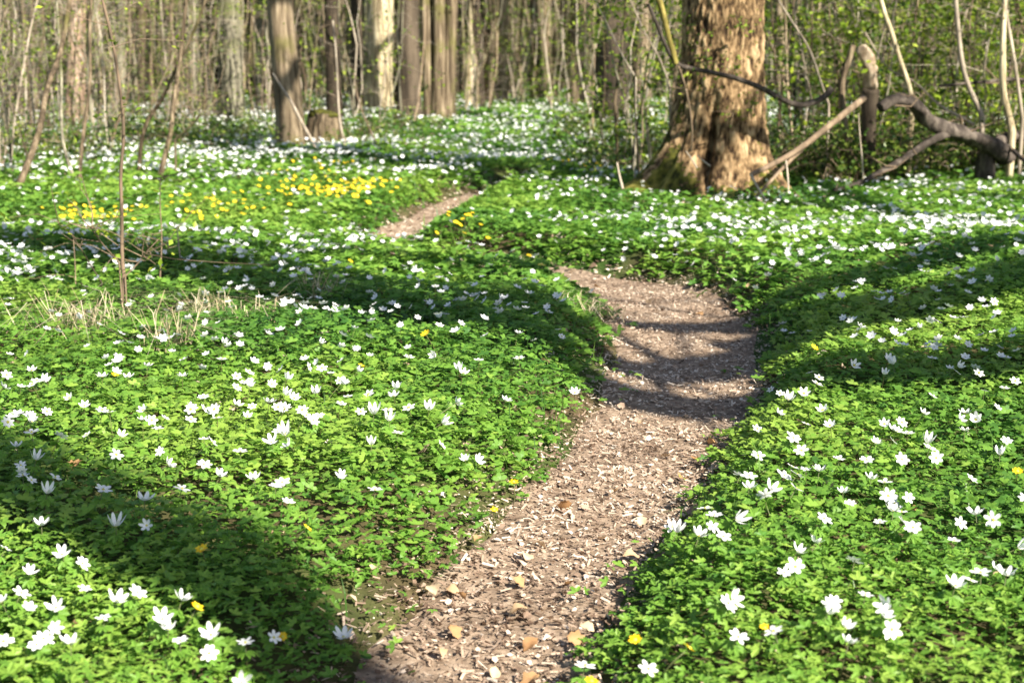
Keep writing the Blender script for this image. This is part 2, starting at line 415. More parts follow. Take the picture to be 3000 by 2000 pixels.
# ------------------------------------------------------------------ litter
flake = (np.array([(-.5, -.7, 0), (.5, -.5, .10), (.55, .5, -.03), (-.1, .8, .16), (-.55, .3, .02)]), np.array([(0, 1, 2), (0, 2, 3), (0, 3, 4)]))
sliver = (np.array([(-.18, -1, 0), (.18, -.9, .06), (.2, .9, .12), (-.16, 1, .03)]), np.array([(0, 1, 2), (0, 2, 3)]))
def litter(x, y, s0, s1, tm, lift, bias=0.0, flat=.28):
    n = len(x); z = terrain(x, y) + lift * rng.random(n) + .006
    v, f = scatter(np.stack([x, y, z], -1), s0 + (s1 - s0) * rng.random(n) ** 2, rng.random(n) * 6.283, rng.normal(0, flat, n), rng.normal(0, flat, n), *tm)
    tone = np.clip(rng.normal(.56 + bias, .25, n) + .5 * (fbm(x * 6, y * 6, 61) - .5) + .75 * (fbm(x * 1.3, y * 2.6, 67) - .5), 0, 1)
    return v, f, np.repeat(tone, len(tm[0]))
def on_path(y0, y1, dens, lo=-9, hi=.30):
    x, y = sample(y0, y1, dens, .2); pd = path_d(x, y); k = (pd < hi * rng.random(len(x)) ** 2.2) & (pd > lo); return x[k], y[k]
parts = []
for y0, y1, dn in ((2.4, 5.2, 3800), (5.2, 9, 2300), (9, 16, 700)):
    a = on_path(y0, y1, dn); parts.append(litter(*a, .003, .012 if y0 < 9 else .022, flake, .010))
    a = on_path(y0, y1, dn * .8); parts.append(litter(*a, .005, .018 if y0 < 9 else .028, sliver, .012))
    a = on_path(y0, y1, dn * .014); parts.append(litter(*a, .010, .022, flake, .018, .12, .45))
x, y = sample(2.4, 30, 90, 1.5); k = (path_d(x, y) > 0) & (rng.random(len(x)) < .22 + bare(x, y) * 1.2); parts.append(litter(x[k], y[k], .02, .045, flake, .03, -.08, .4))
for (cx, cy), (rx, ry), s in BARE:
    n = int(900 * s * rx * ry); x = rng.normal(cx, rx * .75, n); y = rng.normal(cy, ry * .75, n); parts.append(litter(x, y, .02, .05, flake, .03, -.12, .4))
lt = []; k = 0
V, Fc, Tn = join(parts)
tag(link('leaf_litter', mesh_np('leaf_litter', V, Fc, M_litter, tone=Tn)), 'trodden brown leaf fragments and wood chips strewn along the path', 'litter', kind='stuff')
# ------------------------------------------------------------------ flowers
rng = np.random.default_rng(21); random.seed(21)
SUNV = np.array((SUN_H[0], SUN_H[1], 0))
def petal_mesh(name, L, W, cup, mat, tone=.7):
    ys = [0.06, .35, .7, .92, 1.0]; ws = [.15, .85, 1.0, .62, .12]
    V, Q = [], []
    for yy, ww in zip(ys, ws):
        zc = cup * yy * yy * L
        for k in (-1, 0, 1): V.append((k * W * .5 * ww, yy * L, zc + abs(k) * W * .12))
    for r in range(4):
        for c in range(2): a = r * 3 + c; Q.append((a, a + 1, a + 4, a + 3))
    V = np.array(V); return mesh_np(name, V, np.array(Q), mat, tone=np.full(len(V), tone), smooth=True)
def dome_mesh(name, r, h, mat, sides=7):
    V = [(0, 0, h)]; T = []
    for k in range(sides):
        a = k * 6.2832 / sides; V.append((r * math.cos(a), r * math.sin(a), 0)); 
    for k in range(sides): T.append((0, 1 + k, 1 + (k + 1) % sides))
    return mesh_np(name, np.array(V), np.array(T), mat, tone=np.full(len(V), .6), smooth=True)
# flat-list star for single-mesh flowers: (verts, tris, material index)
def star(n, L, W, cup, det=1):
    V, T = [], []; k = 0
    for j in range(n):
        a = j * 6.2832 / n; c, s = math.cos(a), math.sin(a)
        p = np.array([(0, .05, 0), (W * .5, .55, cup * .3), (W * .27, .88, cup * .8), (0, 1, cup), (-W * .27, .88, cup * .85), (-W * .5, .55, cup * .3)]) * L
        if not det: p = p[[0, 1, 3, 5]]
        q = p.copy(); q[:, 0] = c * p[:, 0] - s * p[:, 1]; q[:, 1] = s * p[:, 0] + c * p[:, 1]
        V.append(q); T.append((np.array([(0, 1, 5), (1, 2, 4), (1, 4, 5), (2, 3, 4)]) if det else np.array([(0, 1, 2), (0, 2, 3)])) + k); k += len(q)
    return np.vstack(V), np.vstack(T)
PETAL = {}
for nm, cup in (('flat', .10), ('cup', .75), ('bell', 1.5)):
    PETAL[nm] = [petal_mesh('petal', .0250 * s, .0128 * s * wd, cup, M_petal, tn) for s, wd, tn in ((1, 1, .75), (1.08, .85, .65), (.92, 1.1, .85))]
YPET = [petal_mesh('petal', .0145, .0080, .12, M_yellow, t) for t in (.4, .6, .8)]
CENTRE = dome_mesh('centre', .0048, .005, M_centre)
def bract_mesh():
    v, t = leaf_template(3, .75, 2); v = v * .030; v[:, 2] -= .15 * v[:, 1]
    return mesh_np('leaf', v, t, M_herb, tone=np.full(len(v), .62))
BRACT = bract_mesh()
def stem_mesh(h):
    b = MB(); b.tube([(0, 0, -h), (.003, .002, -h * .5), (0, 0, 0)], [.0016, .0014, .0012], 5); return b.mesh('stem', M_stem)
STEM = [stem_mesh(h) for h in (.08, .11)]
def single_flower(n, L, W, cup, mat, nm):
    v, t = star(n, L, W, cup, 1); m = MB(); m.add(v, None, t, .7)
    c, ct = star(6, L * .24, 1.2, 0, 0); c[:, 2] += L * .10 + cup * L * .03
    b = MB(); b.tube([(0, 0, -.09), (.002, 0, 0)], [.0016, .0013], 4)
    V = np.vstack([v, c, np.concatenate(b.v)]); n0, n1 = len(v), len(v) + len(c)
    F3 = np.vstack([t, ct + n0] + [x + n1 for x in b.t]); Q = np.concatenate(b.q) + n1
    mi = np.r_[np.zeros(len(Q)) + 2, np.zeros(len(t)), np.ones(len(ct)), np.zeros(len(F3) - len(t) - len(ct)) + 2]
    return mesh_np(nm, V, [Q, F3], [mat, M_centre, M_stem], mi=mi, tone=np.full(len(V), .7))
WS = {'flat': [single_flower(n, .0245, .54, .12, M_petal, 'white_anemone') for n in (6, 7, 6)],
      'cup': [single_flower(n, .0245, .56, .6, M_petal, 'white_anemone') for n in (6, 7)],
      'bell': [single_flower(6, .022, .74, 1.4, M_petal, 'white_anemone')]}
YS = [single_flower(8, .0150, .56, .15, M_yellow, 'yellow_celandine'), single_flower(9, .0138, .5, .3, M_yellow, 'yellow_celandine')]

LEFT = [(97,1230),(145,1305),(190,1312),(50,1380),(130,1415),(125,1448),(85,1490),(165,1515),(240,1450),(270,1412),(318,1400),(195,1360),(420,1420),(375,1462),(388,1466),(415,1490),(480,1488),(552,1515),(563,1457),(240,1172),(335,1198),(50,1098),(85,1090),(55,1125),(75,1145),(420,1160),(507,1138),(585,1140),(650,1155),(635,1180),(665,1213),(388,1110),(640,1030),(665,1075),(625,1065),(785,1145),(855,1103),(787,1370),(940,995),(985,1000),(1015,1020),(1015,1055),(1097,1045),(1050,985),(895,1035),(915,1055),(860,1030),(830,1005),(705,998),(785,975),(695,965),(640,962),(620,955),(655,970),(580,960),(570,1000),(500,1000),(470,965),(440,950),(470,1045),(490,1070),(365,1020),(330,1010),(440,1000),(200,1010),(195,950),(160,925),(100,870),(85,880),(75,900),(50,905),(15,860),(10,910),(70,985),(75,1000),(20,1000),(40,1045),(75,1025),(280,1035),(560,900),(575,890),(545,925),(625,905),(725,905),(780,885),(785,895),(800,945),(905,945),(1065,910),(1055,885),(1100,870),(1000,855),(940,843),(850,830),(820,815),(850,745),(815,780),(735,800),(510,830),(515,800),(620,780),(340,845),(295,872),(420,880),(660,885),(910,900),(490,960),(350,990),(545,890),(15,1285),(70,1335),(5,1400),(8,1470),(100,1475),(470,1100),(370,1075),(270,1090),(330,965),(255,990),(740,870),(710,850),(960,770),(1010,790),(1060,790),(1190,808),(1205,740),(1290,790),(1260,740),(1215,712),(1150,708),(980,715),(1000,680),(720,735),(690,745),(760,748),(920,790),(1010,745)]
RIGHT = [(1555,1180),(1545,1172),(1620,1160),(1700,1085),(1740,1055),(1820,1050),(1820,1105),(1800,1115),(1830,1120),(1720,1155),(1640,1215),(1755,1195),(1635,1255),(1605,1265),(1660,1285),(1950,1205),(1890,1250),(2020,1225),(2075,1235),(2095,1250),(2070,1195),(2030,1130),(2055,1160),(2085,1165),(2040,1148),(2000,1115),(2070,1085),(1990,1080),(2060,1005),(2085,1000),(2030,995),(2070,990),(2050,1000),(2120,970),(2130,1015),(2150,1060),(2135,1050),(2140,935),(2215,965),(2205,980),(2215,1000),(2290,960),(2230,1125),(2310,1040),(2295,1065),(2205,1220),(2190,1265),(2280,1210),(2350,1180),(2335,1290),(1830,1330),(1825,1350),(1800,1360),(1960,1340),(1670,1437),(1905,1455),(1900,1465),(1915,1415),(1985,1410),(2025,1480),(2045,1495),(1940,1500),(1490,1495),(2190,1420),(2225,1380),(2250,1355),(2285,1325),(2310,1335),(1345,1415),(1810,925),(1740,970),(1860,870),(1880,890),(2040,860),(2030,885),(2050,870),(1905,1005),(1840,1060),(1850,990),(1790,945),(2050,1050),(2010,1050),(1400,1545),(1770,1165),(1880,1110),(1925,1090),(1935,1155),(2330,900),(2240,860),(2140,850),(2180,860),(2200,865),(2130,830),(2260,930),(2240,980),(1960,870),(1975,790),(2060,775),(2110,785),(2150,770),(2280,740),(2220,720),(2160,740),(2080,720),(2200,700),(1720,1110),(1690,1240),(1870,1290),(2240,1200)]
YELL = [(455,1430),(648,1407),(707,1252),(465,1300),(685,1560),(1755,1497),(2335,1110),(1360,1460),(1460,1415),(1582,1490),(1870,815),(1245,615),(978,800),(830,850),(265,870),(1180,1050),(805,612),(1135,1110),(1215,600)]
FZ = .115
flist = []        # x, y, side, rank
for L_, sd in ((LEFT, 0), (RIGHT, 1)):
    for u, v in L_:
        p = G(u * C, v * C, FZ); flist.append((p[0], p[1], sd, 1))
def fdens(x, y, pd):
    cl = fbm(x * 1.4, y * 1.4, 201); c2 = fbm(x * 4, y * 4, 211)
    k = ssm(.38, .66, cl) * 1.2 + .45
    k = k * (.55 + .9 * ssm(.4, .6, c2))
    d = np.where(y < 4.4, 10, np.where(y < 6.6, 26, 36.0))
    d = np.where((y > 7.6) & (y < 13.6) & (x > .9), np.where(y > 9.6, 58, 80), d)
    d = np.where((y > 6.9) & (y < 10.2) & (x < -.9), 115, d)
    d = np.where((y > 9.8) & (y < 13.6) & (x < .2), 10, d)
    d = np.where((y > 13.6) & (y < 23), np.where(x < .2, 60, 35), d)
    d = np.where(y >= 23, np.where(x < -2.5, 34, 15) * ssm(44, 30, y) + 2, d)
    shade = ssm(-.35, .1, x) * ssm(1.4, .9, x) * ssm(5, 5.6, y) * ssm(9, 8.4, y)
    return d * k * (1 - .35 * shade) * ssm(.02, .15, pd) * (1 - bare(x, y))
P = []
for y0, y1, mx in ((2.6, 7, 120), (7, 14, 240), (14, 24, 190), (24, 58, 85)):
    x, y = sample(y0, y1, mx, .8); pd = path_d(x, y); k = rng.random(len(x)) < fdens(x, y, pd) / mx
    P.append(np.stack([x[k], y[k]], -1))
P = np.concatenate(P)
vis = np.abs(P[:, 0]) < .357 * P[:, 1]
order = np.argsort(P[:, 1] + np.where(vis, 0, 1000))
need = max(0, 300 - len(flist))
for j in order[:need]: flist.append((P[j, 0], P[j, 1], 0 if P[j, 0] < .1 + .05 * P[j, 1] else 1, 0))
rest = P[order[need:]]
flist = sorted(flist, key=lambda t: t[1])[:300]
NEAR = [(*G(352, 926)[:2], .42, 'near the foot of the reddish sapling'), (*G(190, 985)[:2], .4, 'beside the sprawling straw tuft'), (*G(490, 1045)[:2], .38, 'beside the combed over grass tuft'),
        (*G(930, 905)[:2], .4, 'beside the small arched grass tuft'), (*G(533, 800)[:2], .5, 'near the short pale shoot'), (*G(2320, 842)[:2], .5, 'near the pale dead leaf off the path bend')]
def near(x, y, pd, sd):
    for a, b_, r_, s_ in NEAR:
        if (x - a) ** 2 + (y - b_) ** 2 < r_ * r_: return s_
    e = 'left' if sd == 0 else 'right'
    if pd < .16: return f'at the {e} edge of the ' + ('straight path' if y < 5 else 'path bend')
    if pd < .45: return f'just off the {e} side of the ' + ('straight path' if y < 5 else 'path bend')
    if y < 4.1: return f'on the open ground {e} of the straight path'
    if y < 5.6: return f'on the {e} bank below the bend'
    return f'on the {e} bank level with the bend'
def face_sun(o, tilt, jit):
    a = math.atan2(SUN_H[1], SUN_H[0]) + random.gauss(0, jit)
    ax = Vector((-math.sin(a), math.cos(a), 0))
    from mathutils import Quaternion
    q = Quaternion(ax, tilt) @ Quaternion((0, 0, 1), random.random() * 6.28)
    o.rotation_mode = 'QUATERNION'; o.rotation_quaternion = q
fx = np.array([f[0] for f in flist]); fy = np.array([f[1] for f in flist]); fpd = path_d(fx, fy)
fz = terrain(fx, fy, fpd) + herb_h(fx, fy, fpd) + .022
for j, (x, y, sd, hand) in enumerate(flist):
    kind = random.choices(['flat', 'cup', 'bell'], [.56, .32, .12])[0]
    z = fz[j] + random.random() * .025
    n = random.choice((6, 6, 7))
    lab = {'flat': 'wide open', 'cup': 'half open', 'bell': 'bell shaped'}[kind] + f" {'six' if n == 6 else 'seven'} petalled white anemone " + near(x, y, fpd[j], sd); sc_ = random.uniform(.66, 1.0)
    if j < 150:
        t = thing('white_anemone', (x, y, z), lab, 'flower', lab)
        ms = PETAL[kind]
        for k in range(n):
            p = link('petal', random.choice(ms), t); p.rotation_euler = (random.gauss(0, .07), 0, k * 6.2832 / n + random.gauss(0, .08))
        link('centre', CENTRE, t, (0, 0, .001)); link('stem', random.choice(STEM), t)
        for k in range(3):
            b = link('leaf', BRACT, t, (0, 0, -.03)); b.rotation_euler = (random.gauss(-.15, .15), 0, k * 2.094 + random.random() * .5)
    else:
        t = link('white_anemone', WS[kind][0 if n == 6 or kind == 'bell' else 1], None, (x, y, z)); tag(t, lab, 'flower', lab)
    t.scale = (sc_,) * 3
    face_sun(t, random.gauss(.42, .32), .8)
# the far drifts, beyond counting
x, y = rest[:, 0], rest[:, 1]; pd = path_d(x, y); n = len(x)
z = terrain(x, y, pd) + herb_h(x, y, pd) + .02 + .03 * rng.random(n) + .02 * (y > 14)
parts = []
for lo, hi, det, s in ((0, 14, 1, .0200), (14, 26, 0, .025), (26, 99, 0, .033)):
    k = (y >= lo) & (y < hi); m = int(k.sum())
    if not m: continue
    v, t = star(6, 1, .66 if det else .85, .3, det)
    vv, ff = scatter(np.stack([x, y, z], -1)[k], s * (.8 + .4 * rng.random(m)), rng.random(m) * 6.28, rng.normal(.35, .35, m), rng.normal(0, .3, m), v, t)
    parts.append((vv, ff, np.repeat(.4 + .5 * rng.random(m), len(v))))
V, Fc, Tn = join(parts)
tag(link('anemone_drift', mesh_np('anemone_drift', V, Fc, M_petal, tone=Tn)), 'drifts of tiny white anemone flowers receding under the trees', 'flowers', kind='stuff')
# yellow celandines
yl = [(*G(u * C, v * C, FZ)[:2], 0) for u, v in YELL]
def ycl(u0, u1, v0, v1, n, tagn, shape=True):
    c = 0
    while c < n:
        a, b = random.gauss(0, .42), random.gauss(0, .42)
        if abs(a) > 1 or abs(b) > 1: continue
        p = G((u0 + u1) / 2 + a * (u1 - u0) / 2, (v0 + v1) / 2 + b * (v1 - v0) / 2, FZ)
        if float(path_d(np.array([p[0]]), np.array([p[1]]))[0]) < .06: continue
        yl.append((p[0], p[1], tagn)); c += 1
ycl(860, 1200, 510, 600, 105, 1); ycl(720, 1000, 490, 600, 40, 1); ycl(80, 460, 585, 650, 50, 2); ycl(440, 900, 560, 660, 40, 2)
ycl(1480, 1810, 445, 500, 26, 3); ycl(1250, 1450, 620, 680, 14, 3); ycl(600, 1150, 440, 510, 24, 1)
YL = {0: 'single yellow celandine flower among the white anemones', 1: 'yellow celandine flower in the bright patch beside the far bend of the path',
      2: 'yellow celandine flower in the loose band behind the thin saplings', 3: 'yellow celandine flower in the grass between the path and the great oak'}
yl = sorted(yl, key=lambda t: t[1])[:300]
for j, (x, y, g) in enumerate(yl):
    xa, ya = np.array([x]), np.array([y]); pdv = path_d(xa, ya)
    z = float((terrain(xa, ya, pdv) + herb_h(xa, ya, pdv))[0]) + .02 + random.random() * .02
    if j < 14:
        t = thing('yellow_celandine', (x, y, z), YL[g], 'flower', YL[g])
        for k in range(8):
            p = link('petal', random.choice(YPET), t); p.rotation_euler = (random.gauss(0, .08), 0, k * 6.2832 / 8)
        link('centre', CENTRE, t, (0, 0, .001)); link('stem', STEM[0], t)
    else:
        t = link('yellow_celandine', random.choice(YS), None, (x, y, z)); tag(t, YL[g], 'flower', YL[g])
    t.scale = (random.uniform(.8, 1.1) * (1.5 if j >= 14 else 1),) * 3
    face_sun(t, random.gauss(.45, .2), .6)

# ------------------------------------------------------------------ trees
rng = np.random.default_rng(33); random.seed(33)
def wander(p0, p1, n, amp, gz=0.0):
    p0, p1 = np.array(p0, float), np.array(p1, float); t = np.linspace(0, 1, n)[:, None]
    L = np.linalg.norm(p1 - p0)
    a = rng.normal(0, 1, 3); b = rng.normal(0, 1, 3)
    off = amp * L * (np.sin(t * math.pi) * a * .5 + np.sin(t * 2 * math.pi) * b * .35)
    off += amp * L * .12 * rng.normal(0, 1, (n, 3)) * np.sin(t * math.pi)
    q = p0 + (p1 - p0) * t + off; q[:, 2] += gz * np.sin(t[:, 0] * math.pi) * L
    return q
def trunk_pts(h, lean=(0, 0), n=14, amp=.012):
    t = np.r_[-.02, .02, .05, np.linspace(.1, 1, n - 3)]
    p = np.stack([lean[0] * t * h, lean[1] * t * h, t * h], -1)
    ph = rng.random(4) * 6.28
    p[:, 0] += amp * h * (np.sin(t * 5 + ph[0]) - math.sin(ph[0])) ; p[:, 1] += amp * h * (np.sin(t * 4 + ph[1]) - math.sin(ph[1]))
    return p, t
def flare(t, h, r, k=.45, zs=.28):
    return r * (1 - .62 * np.clip(t, 0, 1)) * (1 + k * np.exp(-np.clip(t, 0, 1) * h / zs))
def crown(h, top_pts, r, nlimb=8, leaves=60, z0=.42, spread=.26):
    """limbs and twigs of a bare spring crown plus a few leaves"""
    b = MB(); tips = []
    for k in range(nlimb):
        f = z0 + (1 - z0) * (k + .5) / nlimb
        i = min(len(top_pts) - 1, int(np.searchsorted(top_pts[:, 2], f * h))); p = top_pts[i]
        a = k * 2.4 + random.random(); L = h * spread * (1.15 - .6 * f) * random.uniform(.8, 1.3)
        e = p + np.array((math.cos(a) * L, math.sin(a) * L, L * random.uniform(.5, 1.1)))
        q = wander(p, e, 6, .10); rr = r * (.42 - .25 * f)
        b.tube(q, np.linspace(rr, rr * .2, 6), 5, tone=.5, cap=False)
        for m in range(4):
            s0 = q[random.randint(2, 5)]; e2 = s0 + np.array((random.gauss(0, .5), random.gauss(0, .5), random.uniform(.1, .6))) * L * .6
            q2 = wander(s0, e2, 4, .12); b.tube(q2, np.linspace(rr * .3, rr * .08, 4), 3, cap=False); tips += [q2[1], q2[2], q2[3]]
    lv = None
    if leaves:
        tp = np.array(tips); c = tp[rng.integers(0, len(tp), leaves)] + rng.normal(0, .18, (leaves, 3))
        lv = leafcards(c, .035, .06)
    return b, lv
LEAFC = (np.array([(0, 0, 0), (.32, .45, .06), (0, 1, 0), (-.32, .45, .06)]), np.array([(0, 1, 2), (0, 2, 3)]))
def leafcards(c, s0, s1):
    n = len(c); v, f = scatter(c, s0 + (s1 - s0) * rng.random(n), rng.random(n) * 6.28, rng.normal(.2, .6, n), rng.normal(0, .5, n), *LEAFC)
    return v, f, np.repeat(rng.random(n), 4)
def leaf_obj(name, lv, parent, mat=None):
    return tag(link(name, mesh_np(name, lv[0], lv[1], mat or M_spring, tone=lv[2]), parent), kind='stuff')

def tree(loc, r, h, mat, label, lean=(0, 0), sides=14, group=None, nlimb=7, leaves=50, name='tree', rough=.10, fk=.45, stems=None, amp=.012, tone=.5, z0=.42):
    loc = (loc[0], loc[1], tz(loc[0], loc[1]))
    t = thing(name, loc, label, 'tree', group)
    pts = None
    if stems:                                # coppiced: several trunks from one foot
        for k, (dx, dy, rr, lx, ly) in enumerate(stems):
            p, tt = trunk_pts(h * random.uniform(.8, 1.05), (lx, ly), amp=amp); p[:, 0] += dx; p[:, 1] += dy
            b = MB(); b.tube(p, flare(tt, h, rr, .55, .35), 10, rough, tone + random.uniform(-.12, .12), cap=False); b.build('trunk', mat, t)
            if pts is None: pts = p
    else:
        p, tt = trunk_pts(h, lean, n=18, amp=amp); b = MB()
        b.tube(p, flare(tt, h, r, fk), sides, rough, tone, cap=False); b.build('trunk', mat, t); pts = p
    cb, lv = crown(h, pts, r, nlimb, leaves, z0=z0)
    c = cb.build('crown', mat, t)
    if lv: leaf_obj('foliage', lv, c)
    return t
# --- the great oak
def oak():
    base = np.array((AT(2098, 540, 13.4)[0], 13.4, 0)); base[2] = tz(base[0], base[1])
    t = thing('oak_tree', base, 'massive old oak with furrowed bark, deep cleft and mossy spreading roots', 'tree')
    zs = np.r_[np.linspace(-.12, 2.3, 150), np.linspace(2.36, 9, 14)]
    n = 180; th = np.linspace(0, 2 * math.pi, n, endpoint=False)
    TH, ZZ = np.meshgrid(th, zs)
    r = .345 + .05 * np.clip((2.3 - ZZ) / 2.3, 0, 1) + .19 * np.exp(-np.clip(ZZ, 0, 9) / .5) - .012 * np.clip(ZZ - 2.3, 0, 9)
    def ad(a, b): return np.abs((a - b + math.pi) % (2 * math.pi) - math.pi)
    zc = np.clip(ZZ, 0, 9)
    for a, wd, am, zl in ((R(206), .34, .64, .32), (R(236), .24, .30, .28), (R(283), .30, .17, .22), (R(325), .26, .30, .25), (R(20), .3, .3, .25), (R(100), .4, .3, .25), (R(160), .3, .3, .22)):
        r = r + am * np.exp(-(ad(TH, a) / wd) ** 2) * np.exp(-zc / zl)
    # cleft and smaller furrows between the roots
    for a, wd, dp, z0, zw in ((R(252), .10, .24, .38, .38), (R(222), .06, .06, .2, .3), (R(305), .05, .05, .1, .2)):
        r = r - dp * np.exp(-(ad(TH + .05 * np.sin(ZZ * 6), a) / wd) ** 2) * np.exp(-(((zc - z0) / zw) ** 2))
    wrap = np.where(TH > math.pi, TH - 2 * math.pi, TH)
    u = TH * .48
    rg = np.abs(fbm(u * 22 + .8 * np.sin(ZZ * 3), ZZ * 8.5, 301, 3) - .5) * 2
    rg2 = fbm(u * 45, ZZ * 16, 311, 2)
    r = r + .036 * (rg - .3) + .026 * (rg2 - .5) + .03 * (fbm(u * 4, ZZ * 1.6, 321) - .5)
    lx = .012 * np.clip(ZZ, 0, 9) * 1.0
    V = np.stack([r * np.cos(TH) + lx, r * np.sin(TH), ZZ], -1).reshape(-1, 3)
    m = len(zs); i = np.arange(m - 1)[:, None] * n; k = np.arange(n)[None]; k2 = (k + 1) % n
    Q = np.stack([i + k, i + k2, i + n + k2, i + n + k], -1).reshape(-1, 4)
    # moss grows on the feet of the roots and the shady left flank
    zq = np.repeat((zs[:-1] + zs[1:]) / 2, n); tq = np.tile(th, m - 1)
    ms = fbm(tq * 6, zq * 5, 331) + .55 * np.exp(-zq / .22) - .22 + .42 * np.exp(-(ad(tq, R(208)) / .55) ** 2) * np.exp(-zq / .6)
    mi = (ms + rng.normal(0, .06, len(ms)) > .62).astype(int)
    tone = np.clip(.40 + .95 * (rg.ravel() - .25), 0, 1)
    link('trunk', mesh_np('trunk', V, Q, [M_oak, M_moss], mi=mi, tone=tone, smooth=True), t)
    b = MB(); tips = []
    for k in range(9):
        a = k * 2.4; p = np.array((.08, 0, 5.0 + .45 * k)); L = random.uniform(3, 4.5)
        q = wander(p, p + np.array((math.cos(a) * L, math.sin(a) * L, L * .6)), 8, .12); b.tube(q, np.linspace(.13, .02, 8), 7, cap=False)
        for m_ in range(5):
            s0 = q[random.randint(2, 7)]; q2 = wander(s0, s0 + rng.normal(0, .8, 3) + np.array((0, 0, .5)), 5, .15); b.tube(q2, np.linspace(.03, .006, 5), 4, cap=False); tips += list(q2[2:])
    c = b.build('crown', M_oak, t)
    tp = np.array(tips); leaf_obj('foliage', leafcards(tp[rng.integers(0, len(tp), 200)] + rng.normal(0, .2, (200, 3)), .04, .06), c)
oak()
oak_o = [o for o in bpy.data.objects if o.name.startswith('oak_tree')][0]
for us, vs_, y, n_, sp_ in ((2030, 95, 12.75, 60, .13), (2180, 60, 12.75, 45, .12), (2060, 175, 12.72, 45, .12), (2170, 190, 12.72, 40, .12), (2215, 305, 12.7, 45, .10), (2150, 320, 12.65, 25, .08)):
    c = AT(us, vs_, y) - np.array(oak_o.location); b = MB(); LV = []
    root = c * np.array((.8, .72, 1)) - np.array((0, 0, .12)); r_ = wander(root, c, 5, .1); b.tube(r_, np.linspace(.008, .004, 5), 5, cap=False)
    for k in range(7):
        e = c + rng.normal(0, sp_, 3) * np.array((1, .5, .8)); q = wander(r_[3], e, 4, .1); b.tube(q, [.003, .003, .002, .0015], 3, cap=False); LV.append(q[rng.integers(1, 4, n_ // 7)] + rng.normal(0, .03, (n_ // 7, 3)))
    s_ = b.build('shoot', M_twig, oak_o); leaf_obj('foliage', leafcards(np.concatenate(LV), .03, .05), s_)

# --- trees one can tell apart behind the flowers (photo column at the foot, distance)
def gx_(us, y): return AT(us, 300, y)[0]
def hero(us, y, wsrc, mat, label, h=13, top=None, **k):
    x = gx_(us, y); r = wsrc * S / F * y / 2
    lean = (0, 0)
    if top is not None:
        zt = AT(top, 0, y)[2]; lean = ((AT(top, 0, y)[0] - x) / zt, 0)
    k.setdefault('amp', .004)
    return tree((x, y), r * 1.02, h, mat, label, lean, **k)
hero(215, 26.5, 54, M_pink, 'smooth pinkish tan trunk among thin brown saplings', 15, 222, fk=.25)
hero(852, 19.9, 76, M_tan, 'stout two toned trunk beside the low mossy stump', 14, 822, fk=.35, sides=20, rough=.14)
hero(980, 27, 44, M_dark, 'slim dark trunk just behind the low mossy stump', 14, 978)
hero(1047, 29, 34, M_dark, 'narrow dark trunk pressed against the cream coloured trunk', 14, 1050, fk=.2)
hero(1105, 32.5, 82, M_pale, 'broad cream coloured sunlit trunk', 17, 1110, fk=.15, sides=20)
hero(1180, 33, 46, M_tan, 'brown trunk touching the right side of the cream trunk', 14, 1180, fk=.25)
x = gx_(1285, 28.5)
tree((x, 28.5), .16, 14, M_tan, 'clump of four fused brown stems rising from one leafy foot', name='coppiced_tree', amp=.003,
     stems=[(-.17, 0, .12, -.035, 0), (.0, -.08, .14, .005, 0), (.17, .02, .13, .045, 0), (.04, .2, .10, .09, .01)])
hero(1218, 34, 22, M_dark, 'thin dark pole between the brown trunk and the coppiced clump', 12, 1222)
hero(1370, 36, 24, M_pale, 'thin pale pole right of the coppiced clump', 13, 1378)
x = gx_(1436, 38)
tree((x, 38), .16, 14, M_tan, 'tight sheaf of three straight tan stems', name='coppiced_tree', amp=.003,
     stems=[(-.3, 0, .12, -.01, 0), (.02, .1, .15, .0, 0), (.32, 0, .13, .0, 0)])
hero(1688, 36, 50, M_tan, 'reddish tan trunk standing alone in the bright far glade', 14, 1690)
hero(1792, 27, 95, M_dark, 'thick near black trunk in the brush left of the oak', 14, 1785, fk=.2, sides=18)
hero(655, 37, 38, M_grey, 'pale grey trunk in the wood left of the two toned trunk', 14, 655)
hero(745, 42, 24, M_pale, 'very pale slim trunk catching full sun', 13, 748)
hero(770, 33, 40, M_grey, 'grey trunk close behind the two toned trunk', 13, 765)
hero(560, 34, 26, M_tan, 'slim tan trunk behind the forked sapling', 13, 556)
hero(400, 36, 32, M_grey, 'dull grey trunk deep in the left hand thicket', 13, 408)
hero(95, 30, 34, M_tan, 'mossy tan trunk left of the pinkish trunk', 13, 90)
hero(20, 28, 30, M_grey, 'grey trunk at the outer side of the left hand thicket', 13, 12)
# low stump with a mossy cap
def stump():
    p = (gx_(948, 20.2), 20.2); z = tz(*p)
    t = thing('tree_stump', (p[0], p[1], z), 'low broad mossy brown stump at the foot of the two toned trunk', 'stump')
    zs = np.array((-.1, 0, .08, .2, .35, .45, .5)); b = MB()
    b.tube(np.stack([zs * .05, zs * 0, zs], -1), [.36, .33, .28, .26, .255, .24, .20], 18, .14, .45, cap=False); b.build('trunk', M_tan, t)
    c = MB(); c.tube([(.02, 0, .46), (.02, 0, .52), (.03, 0, .545)], [.235, .19, .06], 16, .18, .4); c.build('mossy_top', M_moss, t)
stump()

